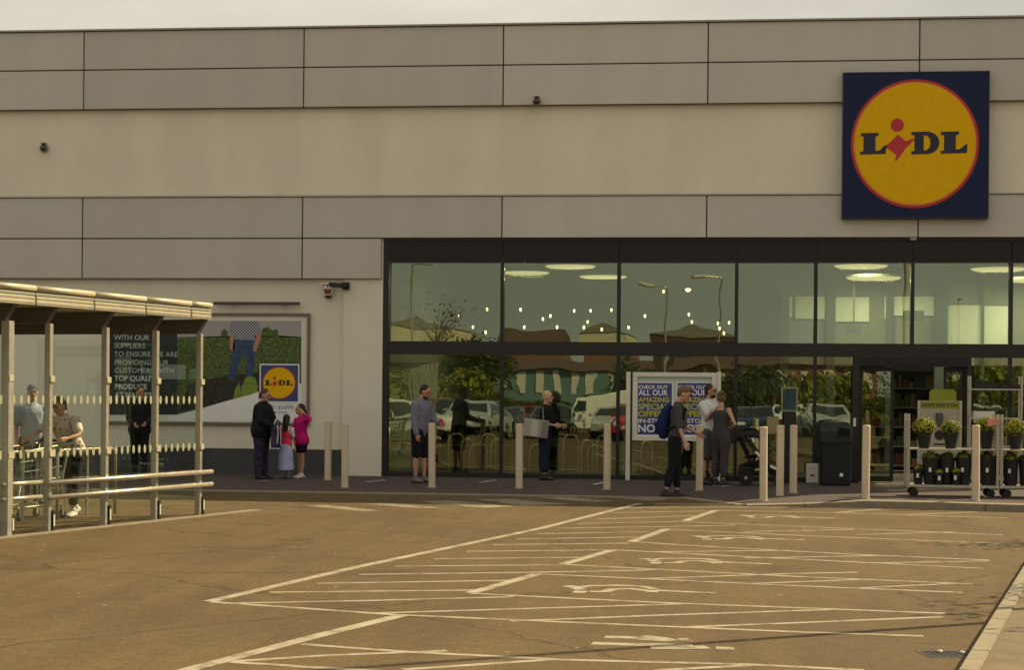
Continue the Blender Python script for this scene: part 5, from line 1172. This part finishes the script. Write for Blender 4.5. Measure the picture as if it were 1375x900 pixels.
    for i, sd in enumerate((1, -1)):                           # hands with five fingers
        d = J['fd%d' % i].normalized(); w = J['wr%d' % i]; inn = Vector((0, -sd, 0)); inn = (inn - d * inn.dot(d))
        if inn.length < .2: inn = Vector((0, 0, -1)) - d * (-d.z)
        inn.normalize(); ac = d.cross(inn).normalized() * sd       # across the palm, towards the thumb side
        if ac.x < 0 and abs(ac.x) > .3: ac = -ac
        limb(mb, [w - d * .01 * s, w + d * .035 * s, w + d * .085 * s], [(.026 * s, .020 * s), (.038 * s, .017 * s), (.040 * s, .014 * s)], ac)
        for k, ln in enumerate((.070, .078, .074, .058)):
            b0 = w + d * .085 * s + ac * (.028 - .019 * k) * s; c1 = b0 + (d * .9 + inn * .25).normalized() * ln * .5 * s; c2 = c1 + (d * .6 + inn * .8).normalized() * ln * .5 * s
            limb(mb, [b0, c1, c2], [.0098 * s, .0092 * s, .008 * s], seg=8)
        b0 = w + d * .03 * s + ac * .030 * s; c1 = b0 + (d * .7 + ac * .6 + inn * .25).normalized() * .038 * s; c2 = c1 + (d * .9 + inn * .35).normalized() * .03 * s
        limb(mb, [b0, c1, c2], [.0125 * s, .011 * s, .0088 * s], seg=8)
    link('body', solid(mb, vox * max(.75, s), 'body', 3), SKIN[skin], root)
    for sd in (1, -1):
        m = MB(); ball(m, hc + hrot @ Vector((.083, sd * .032, .010)) * hs, (.009 * hs, .014 * hs, .008 * hs), hrot, 10, 6); m.build('eye', EYE, root, smooth=True)
        m = MB(); limb(m, [hc + hrot @ Vector((.088, sd * .014, .030)) * hs, hc + hrot @ Vector((.082, sd * .046, .030)) * hs], [.006 * hs, .004 * hs], seg=6); m.build('eyebrow', BROW, root, smooth=True)
    m = MB(); ball(m, hc + hrot @ Vector((.090, 0, -.055)) * hs, (.008 * hs, .022 * hs, .008 * hs), hrot, 10, 6); m.build('lips', LIP, root, smooth=True)
    def wear(name, m_, fn, v=.011, sm=5):
        mb = MB(); fn(mb); me = solid(mb, v * max(.7, s), name, sm)
        amp, fq = (.007, 45) if name in ('hair', 'beard') else (.0075, 9)                     # tousled hair, folds in cloth
        if name != 'cap':
            ns_ = [v_.normal.copy() for v_ in me.vertices]
            for v_, n_ in zip(me.vertices, ns_):
                c_ = v_.co; q_ = Vector((c_.x * fq, c_.y * fq + seedv, c_.z * fq * (.55 if fq < 20 else 1)))
                v_.co = c_ + n_ * amp * s * (mnoise.noise(q_) + .5 * mnoise.noise(q_ * 2.3))
        return link(name, me, m_, root)
    def top(mb, k0=-.05, sleeve=2.0, g=.016, gs=.014, k1=.505, flare=.0):
        torso(mb, k0, k1, g, flare)
        if sleeve:
            for i in (0, 1): arm(mb, i, sleeve, gs)
        for i in (0, 1): limb(mb, [sp_(.46), J['sh%d' % i]], [(.06 * s, .062 * s), (.058 * B * s + g * s * .5, .058 * B * s)]) if sleeve else None
    def bottoms(mb, k1=2.0, g=.014, flare=0.0, k0=.12):
        torso(mb, -.06, k0, .014)
        for i in (0, 1): leg(mb, i, k1, g, flare)
    def hair(mb, kind):
        H_ = lambda x, y, z: hc + hrot @ Vector((x, y, z)) * hs
        ball(mb, H_(-.024, 0, .034), (.093 * hs, .081 * hs, .087 * hs), hrot)
        ball(mb, H_(-.045, 0, -.01), (.066 * hs, .074 * hs, .085 * hs), hrot)
        if kind == 'quiff': ball(mb, H_(.05, 0, .098), (.058 * hs, .05 * hs, .034 * hs), hrot)
        if kind == 'long':
            limb(mb, [H_(-.05, 0, .03), H_(-.085, 0, -.10), H_(-.09, .01, -.22), H_(-.085, 0, -.33)], [(.075 * hs, .05 * hs), (.085 * hs, .045 * hs), (.075 * hs, .035 * hs), (.035 * hs, .02 * hs)])
        if kind == 'bun': ball(mb, H_(-.095, 0, .085), .045 * hs)
        if kind == 'tail': limb(mb, [H_(-.09, 0, .05), H_(-.125, 0, -.01), H_(-.115, 0, -.12)], [.025 * hs, .03 * hs, .014 * hs])
        if kind == 'bob':
            for sd in (1, -1): limb(mb, [H_(-.01, sd * .068, .05), H_(-.02, sd * .08, -.06), H_(-.01, sd * .07, -.12)], [.03 * hs, .028 * hs, .018 * hs])
            limb(mb, [H_(-.06, 0, 0), H_(-.075, 0, -.11)], [(.075 * hs, .04 * hs), (.06 * hs, .025 * hs)])
    def shoes(m_, sole=None):
        for i in (0, 1):
            mb = MB(); foot(mb, i, .010); o = link('shoe', solid(mb, .008 * max(.75, s), 'shoe', 3), m_, root)
            if sole:
                an = J['ank%d' % i]; pt = max(-.2, min(.9, -J['pitch%d' % i])) if an.z > ank + .02 * s else 0
                f = Matrix.Rotation(R(8) * (1 if i == 0 else -1) + R(toe[i]), 3, 'Z') @ Matrix.Rotation(pt, 3, 'Y'); mb = MB()
                limb(mb, [an + f @ Vector((x * s, 0, -.070 * s)) for x in (-.065, .03, .11, .17)], [(.040 * s, .013 * s), (.044 * s, .013 * s), (.050 * s, .013 * s), (.040 * s, .012 * s)]); mb.build('sole', sole, o, smooth=True)
    return dict(root=root, J=J, sp=sp_, hc=hc, hrot=hrot, s=s, hs=hs, wear=wear, top=top, bottoms=bottoms, hair=hair, shoes=shoes, arm=arm, leg=leg, torso=torso, up=up, fw=fw, neck=neck)
def held(name, label, cat, mb_fn, m_, p, parts=()):            # a thing someone carries: top level, at the same place as its bearer
    root = p['root']; M4 = Matrix.Translation(root.location) @ Matrix.Rotation(root.rotation_euler.z, 4, 'Z')
    t = thing(name, label, cat, root.location, root.rotation_euler.z)
    for nm, fn, mm in ((None, mb_fn, m_),) + tuple(parts):
        m = MB(); fn(m); m.build(nm or 'body', mm, t, bevel=.006 if nm is None else 0)
    return t
def at(px, py, z=None):
    if z is not None: return (*G(px, py, z), z)
    q = PV(px, py)
    return q if q[1] > kerb_y(q[0]) else (*G(px, py, -.12), -.12)
BLK = fabric('black', (.012, .012, .014)); NAVY = fabric('navy', (.014, .018, .035)); CHAR = fabric('charcoal', (.062, .058, .062)); WHT = fabric('white', (.62, .61, .62), .05)
HAIR_D = mat('hair_dark', (.016, .010, .008), .6, var=.3, scale=30, stretch=(1, 1, .3)); HAIR_B = mat('hair_brown', (.07, .035, .018), .6, var=.3, scale=30); HAIR_L = mat('hair_light', (.50, .38, .17), .6, var=.25, scale=30); HAIR_M = mat('hair_mid', (.13, .075, .04), .6, var=.3, scale=30)
SH_B = mat('shoe_black', (.014, .014, .015), .5, var=.1); SH_W = mat('shoe_white', (.55, .52, .48), .6, var=.06); SH_G = mat('shoe_grey', (.12, .115, .12), .6, var=.1)

# 1 person in baggy black by the billboard, facing right
p = person('person in baggy black top and dark trousers watching the two girls by the billboard', at(351, 643.5), R(-12), 1.68, 'ruddy', lean=2, arms=((22, 6, 62, -32), (18, 10, 60, -28)), head=(16, -6, 0), bulk=1.34, belly=1.28, spread=.02)
p['wear']('sweatshirt', fabric('black_knit', (.011, .012, .013)), lambda m: p['top'](m, -.05, 2.0, .03, .024, flare=.25)); p['wear']('trousers', fabric('plum_dark', (.036, .022, .050), .85, 14), lambda m: p['bottoms'](m, 2.0, .022, .004))
p['wear']('hair', HAIR_B, lambda m: p['hair'](m, 'tail'), .009); p['shoes'](SH_B)
def bagfn(m): m.obox((.32, -.06, .80), (0, 1, 0), (1, 0, 0), (0, 0, 1), .12, .05, .22)
t_ = held('shoulder_bag', 'purple patterned bag with white straps hanging in front of the person in black', 'bag', bagfn, mat('purple_print', (.045, .022, .075), .8, var=.9, scale=16), p,
          (('strap', lambda m: m.tube([(.375, -.13, 1.0), (.39, -.12, .85), (.375, -.14, .66)], .012, 6), WHT), ('strap', lambda m: m.tube([(.375, .0, 1.0), (.39, -.01, .82), (.375, .02, .62)], .012, 6), WHT), ('handle', lambda m: m.tube([(.32, -.15, 1.0), (.33, -.06, 1.14), (.32, .03, 1.0)], .012, 6), WHT)))
# 2 small girl seen from behind
p = person('small girl with dark ponytail, red top and lavender skirt seen from behind', at(384, 643), R(78), 1.17, 'tan', arms=((8, 12, 20, 5), (4, 10, 10, 6)), head=(0, 10, 0), girl=True)
p['wear']('top', fabric('coral_red', (.70, .05, .12)), lambda m: p['top'](m, -.05, .9, .018, .014, .41)); p['wear']('shoulder_yoke', WHT, lambda m: (limb(m, [p['sp'](.37), p['sp'](.47)], [(.185 * p['s'], .118 * p['s']), (.16 * p['s'], .10 * p['s'])]), [p['arm'](m, i, .7, .019) for i in (0, 1)]))
def skirt(m):
    sp, s = p['sp'], p['s']; limb(m, [sp(.01), sp(-.1), sp(-.3), sp(-.68)], [(.16 * s, .12 * s), (.185 * s, .155 * s), (.21 * s, .19 * s), (.225 * s, .21 * s)], seg=24, hem=.06)
p['wear']('skirt', fabric('lavender', (.42, .42, .66), .12), skirt); p['wear']('hair', HAIR_D, lambda m: p['hair'](m, 'long'), .009); p['shoes'](SH_G)
# 3 girl in the pink hoodie, an arm behind her head
p = person('girl in magenta hoodie and black shorts with one arm raised behind her head', at(404, 642.5), R(-128), 1.38, 'tan', arms=((100, 72, 165, -48), (10, 10, 28, -10)), head=(4, -30, 0), girl=True, legs=((4, 2), (-3, 0)))
p['wear']('hoodie', fabric('magenta', (.50, .010, .16), .12), lambda m: (p['top'](m, -.05, 1.9, .034, .022, flare=.35), limb(m, [p['sp'](.46) - p['fw'] * .07, p['sp'](.52) - p['fw'] * .085], [(.11, .05), (.09, .04)])))
p['wear']('shorts', BLK, lambda m: p['bottoms'](m, .65, .024)); p['wear']('hair', HAIR_D, lambda m: p['hair'](m, 'long'), .009); p['shoes'](SH_W)
# 4 man in the lilac sweatshirt
p = person('bearded man in lilac grey sweatshirt and black shorts looking at his phone', at(564, 648), R(-28), 1.79, 'ruddy', lean=3, arms=((12, 4, 72, -20), (-2, 9, 12, 0)), head=(24, 6, 0), legs=((3, 3), (-2, 1)), bulk=1.06)
p['wear']('sweatshirt', fabric('lilac_grey', (.175, .165, .225), .10), lambda m: p['top'](m, -.05, 2.0, .030, .024)); p['wear']('shorts', BLK, lambda m: p['bottoms'](m, 1.0, .030))
p['wear']('hair', HAIR_D, lambda m: p['hair'](m, 'short'), .009); p['wear']('beard', HAIR_D, lambda m: ball(m, p['hc'] + p['hrot'] @ Vector((.042, 0, -.088)) * p['hs'], (.060, .056, .046), p['hrot']), .008); p['shoes'](SH_G, SH_B)
w = p['J']['wr0']; d = p['J']['fd0']
held('phone', 'red cased phone in the hand of the man in the lilac sweatshirt', 'phone', lambda m: m.obox(w + d * .10 + Vector((.0, 0, .05)), (0, 1, 0), (1, 0, .8), (-.8, 0, 1), .04, .007, .075), M['crimson'], p, (('screen', lambda m: m.obox(w + d * .10 + Vector((-.006, 0, .056)), (0, 1, 0), (1, 0, .8), (-.8, 0, 1), .034, .004, .066), M['car_glass']),))
# 5 woman with the tote
p = person('short haired blonde woman in black top and navy trousers carrying a grey tote bag', at(731, 645), R(-8), 1.69, 'fair', lean=2, arms=((16, 4, 78, -26), (-4, 10, 80, -30)), head=(6, -4, 0), girl=True, bulk=1.08)
p['wear']('top', BLK, lambda m: p['top'](m, -.05, 1.55, .020, .018)); p['wear']('trousers', NAVY, lambda m: p['bottoms'](m, 1.95, .020, .008)); p['wear']('hair', HAIR_L, lambda m: p['hair'](m, 'short'), .009); p['shoes'](SH_B)
GT = mat('tote_grey', (.34, .32, .28), .85, var=.08); GT2 = mat('tote_cream', (.46, .44, .36), .85, var=.06); GT3 = mat('tote_dark', (.20, .185, .16), .85, var=.08)
held('tote_bag', 'grey and cream striped tote bag hanging from the blonde woman\'s arm', 'bag', lambda m: m.obox((-.1, -.31, .98), (1, 0, -.12), (0, 1, 0), (.12, 0, 1), .235, .045, .165), GT, p,
     (('cream_band', lambda m: m.obox((-.11, -.358, .985), (1, 0, -.12), (0, 1, 0), (.12, 0, 1), .07, .004, .158), GT2), ('dark_band', lambda m: m.obox((.075, -.358, .962), (1, 0, -.12), (0, 1, 0), (.12, 0, 1), .055, .004, .155), GT3),
      ('handle', lambda m: m.tube([(-.22, -.31, 1.15), (-.10, -.27, 1.36), (.02, -.26, 1.36), (.05, -.31, 1.12)], .012, 6), GT3)))
# 6 young man walking with the blue backpack
p = person('young man in charcoal shirt walking past with a blue backpack, looking down', at(906, 669.5), R(-4), 1.93, 'fair', lean=5, arms=((8, 5, 58, -12), (2, 8, 16, 4)), head=(30, 0, 0), legs=((3, 3), (-4, 10)), vox=.007)
p['wear']('shirt', CHAR, lambda m: p['top'](m, -.05, 1.1, .018, .018)); p['wear']('trousers', BLK, lambda m: p['bottoms'](m, 1.97, .010, .003))
p['wear']('hair', HAIR_M, lambda m: p['hair'](m, 'quiff'), .009); p['wear']('undershirt_hem', fabric('khaki', (.17, .145, .085)), lambda m: limb(m, [p['sp'](.44) + p['fw'] * .085, p['sp'](.25) + p['fw'] * .095, p['sp'](.02) + p['fw'] * .10], [(.035, .035)] * 3), .01)
p['shoes'](SH_B, SH_W)
sp, fw, up, s_ = p['sp'], p['fw'], p['up'], p['s']
BPK = fabric('backpack_blue', (.010, .020, .085), .15)
bp_ = thing('backpack', 'blue backpack with black straps on the young man\'s back', 'backpack', p['root'].location, p['root'].rotation_euler.z)
m = MB(); cen = sp(.24) - fw * .20; limb(m, [sp(.02) - fw * .20, sp(.12) - fw * .235, sp(.28) - fw * .225, sp(.42) - fw * .185, sp(.47) - fw * .16], [(.13, .085), (.15, .12), (.15, .115), (.13, .08), (.09, .05)]); link('pack', solid(m, .012, 'pack', 4), BPK, bp_)
m = MB(); limb(m, [sp(.06) - fw * .33, sp(.2) - fw * .34], [(.10, .03), (.11, .035)]); link('front_pocket', solid(m, .012, 'front_pocket', 3), BPK, bp_)
for sd in (1, -1):
    m = MB(); m.tube([sp(.44) - fw * .13 + Vector((0, sd * .10, 0)), sp(.515) + Vector((0, sd * .115, 0)), sp(.44) + fw * .125 + Vector((0, sd * .125, 0)), sp(.30) + fw * .10 + Vector((0, sd * .165, 0)), sp(.18) - fw * .02 + Vector((0, sd * .185, 0)), sp(.10) - fw * .16 + Vector((0, sd * .13, 0))], .02, 8); m.build('strap', BLK, bp_, smooth=True)
w = p['J']['wr0']; d = p['J']['fd0']
held('phone', 'dark phone held out by the young man with the backpack', 'phone', lambda m: m.obox(w + d * .12 + Vector((.02, -.02, .035)), (0, 1, 0), (1, 0, .5), (-.5, 0, 1), .036, .006, .07), M['black'], p, (('screen', lambda m: m.obox(w + d * .12 + Vector((.015, -.02, .043)), (0, 1, 0), (1, 0, .5), (-.5, 0, 1), .03, .004, .06), M['car_glass']),))
# 7 man in the white t-shirt
p = person('bearded man in white t-shirt, sunglasses and grey shorts facing the woman in dark overalls', at(951, 651), R(-35), 1.83, 'tan', arms=((2, 8, 14, 0), (38, 4, 118, -22)), head=(4, 20, 0), legs=((3, 2), (-2, 1)), bulk=1.06)
p['wear']('t_shirt', WHT, lambda m: p['top'](m, -.05, .75, .022, .026)); p['wear']('shorts', fabric('grey_cloth', (.085, .08, .092)), lambda m: p['bottoms'](m, 1.0, .030))
p['wear']('hair', HAIR_D, lambda m: p['hair'](m, 'short'), .009); p['wear']('beard', HAIR_D, lambda m: ball(m, p['hc'] + p['hrot'] @ Vector((.044, 0, -.084)) * p['hs'], (.060, .060, .048), p['hrot']), .008); p['shoes'](SH_B)
m = MB(); H_ = lambda x, y, z: p['hc'] + p['hrot'] @ Vector((x, y, z)) * p['hs']
for sd in (1, -1): ball(m, H_(.094, sd * .036, .010), (.008, .030, .022), p['hrot'], 12, 8); m.tube([H_(.088, sd * .066, .016), H_(.0, sd * .082, .012)], .004, 5)
m.tube([H_(.1, -.012, .014), H_(.1, .012, .014)], .004, 5); m.build('sunglasses', EYE, p['root'], smooth=True)
# 8 woman in dark overalls from behind
p = person('woman in charcoal sleeveless jumpsuit with her hair up, seen from behind', at(967, 653), R(62), 1.70, 'fair', arms=((25, 44, 168, -40), (-4, 30, 60, -48)), head=(4, 40, 0), girl=True, hipw=1.08, legs=((2, 2), (-4, 0)))
p['wear']('jumpsuit', fabric('charcoal_jersey', (.052, .049, .052), .15), lambda m: (p['top'](m, -.05, 0, .016, 0, .44), p['bottoms'](m, 1.75, .020, .002), [limb(m, [p['sp'](.43) + Vector((0, sd * .09, 0)) * p['s'] - p['fw'] * .03, p['sp'](.49) + Vector((0, sd * .085, 0)) * p['s']], [.03, .02]) for sd in (1, -1)]))
p['wear']('hair', HAIR_M, lambda m: p['hair'](m, 'bun'), .009); p['shoes'](SH_B, SH_W)
# 9 woman pushing the trolley inside the shelter
q = Vector((*G(96, 694), SZ))
pw = p = person('woman in pale spotted shirt bending to push an empty trolley inside the shelter', (q.x, q.y, SZ), R(-102), 1.72, 'fair', lean=26, arms=((14, 34, 52, -14), (30, 20, 44, 6)), head=(14, -8, 0), legs=((12, 10), (-12, 8)), girl=True, bulk=1.15)
DOTF = mat('spotted_pink', (.50, .42, .38), .85, var=.1)
t_ = DOTF.node_tree; vo = t_.nodes.new('ShaderNodeTexVoronoi'); vo.inputs['Scale'].default_value = 14; co = t_.nodes.new('ShaderNodeTexCoord'); t_.links.new(co.outputs['Object'], vo.inputs['Vector'])
rp = t_.nodes.new('ShaderNodeValToRGB'); rp.color_ramp.elements[0].position = .22; rp.color_ramp.elements[0].color = (.16, .10, .10, 1); rp.color_ramp.elements[1].position = .27; rp.color_ramp.elements[1].color = (.66, .56, .51, 1); t_.links.new(vo.outputs['Distance'], rp.inputs['Fac']); t_.links.new(rp.outputs['Color'], t_.nodes['Principled BSDF'].inputs['Base Color'])
p['wear']('blouse', DOTF, lambda m: p['top'](m, .0, .95, .026, .03)); p['wear']('leggings', BLK, lambda m: p['bottoms'](m, 1.9, .016)); p['wear']('hair', HAIR_B, lambda m: p['hair'](m, 'tail'), .009); p['shoes'](SH_W)
# 10 man in a cap behind her
q = Vector((*G(42, 676), SZ))
p = person('person in pale blue top and cap standing behind the trolley woman in the shelter', tuple(q), R(-60), 1.82, 'tan', arms=((6, 8, 20, 2), (4, 8, 20, 2)), head=(10, 0, 0))
p['wear']('top', fabric('pale_blue', (.30, .36, .44), .08), lambda m: p['top'](m, -.05, .9, .02, .024)); p['wear']('trousers', CHAR, lambda m: p['bottoms'](m, 2.0, .02)); p['wear']('cap', fabric('cap_grey', (.10, .10, .10)), lambda m: (ball(m, p['hc'] + p['hrot'] @ Vector((-.01, 0, .05)) * p['hs'], (.1, .086, .075), p['hrot']), ball(m, p['hc'] + p['hrot'] @ Vector((.12, 0, .045)) * p['hs'], (.06, .06, .012), p['hrot'])), .008); p['shoes'](SH_B)
# 11 person in black by the billboard behind the shelter glass
p = person('person in black coat standing before the billboard text, seen through the shelter glass', at(187, 640), R(-70), 1.70, 'ruddy', arms=((14, 5, 70, -24), (14, 5, 66, -22)), head=(8, 15, 0), bulk=1.05)
p['wear']('coat', BLK, lambda m: p['top'](m, -.05, 2.0, .026, .022, flare=.3)); p['wear']('trousers', BLK, lambda m: p['bottoms'](m, 2.0, .02)); p['wear']('hair', HAIR_B, lambda m: p['hair'](m, 'short'), .009); p['shoes'](SH_B)
for k_ in [o for o in C.objects if '_o' in o]: del k_['_o']
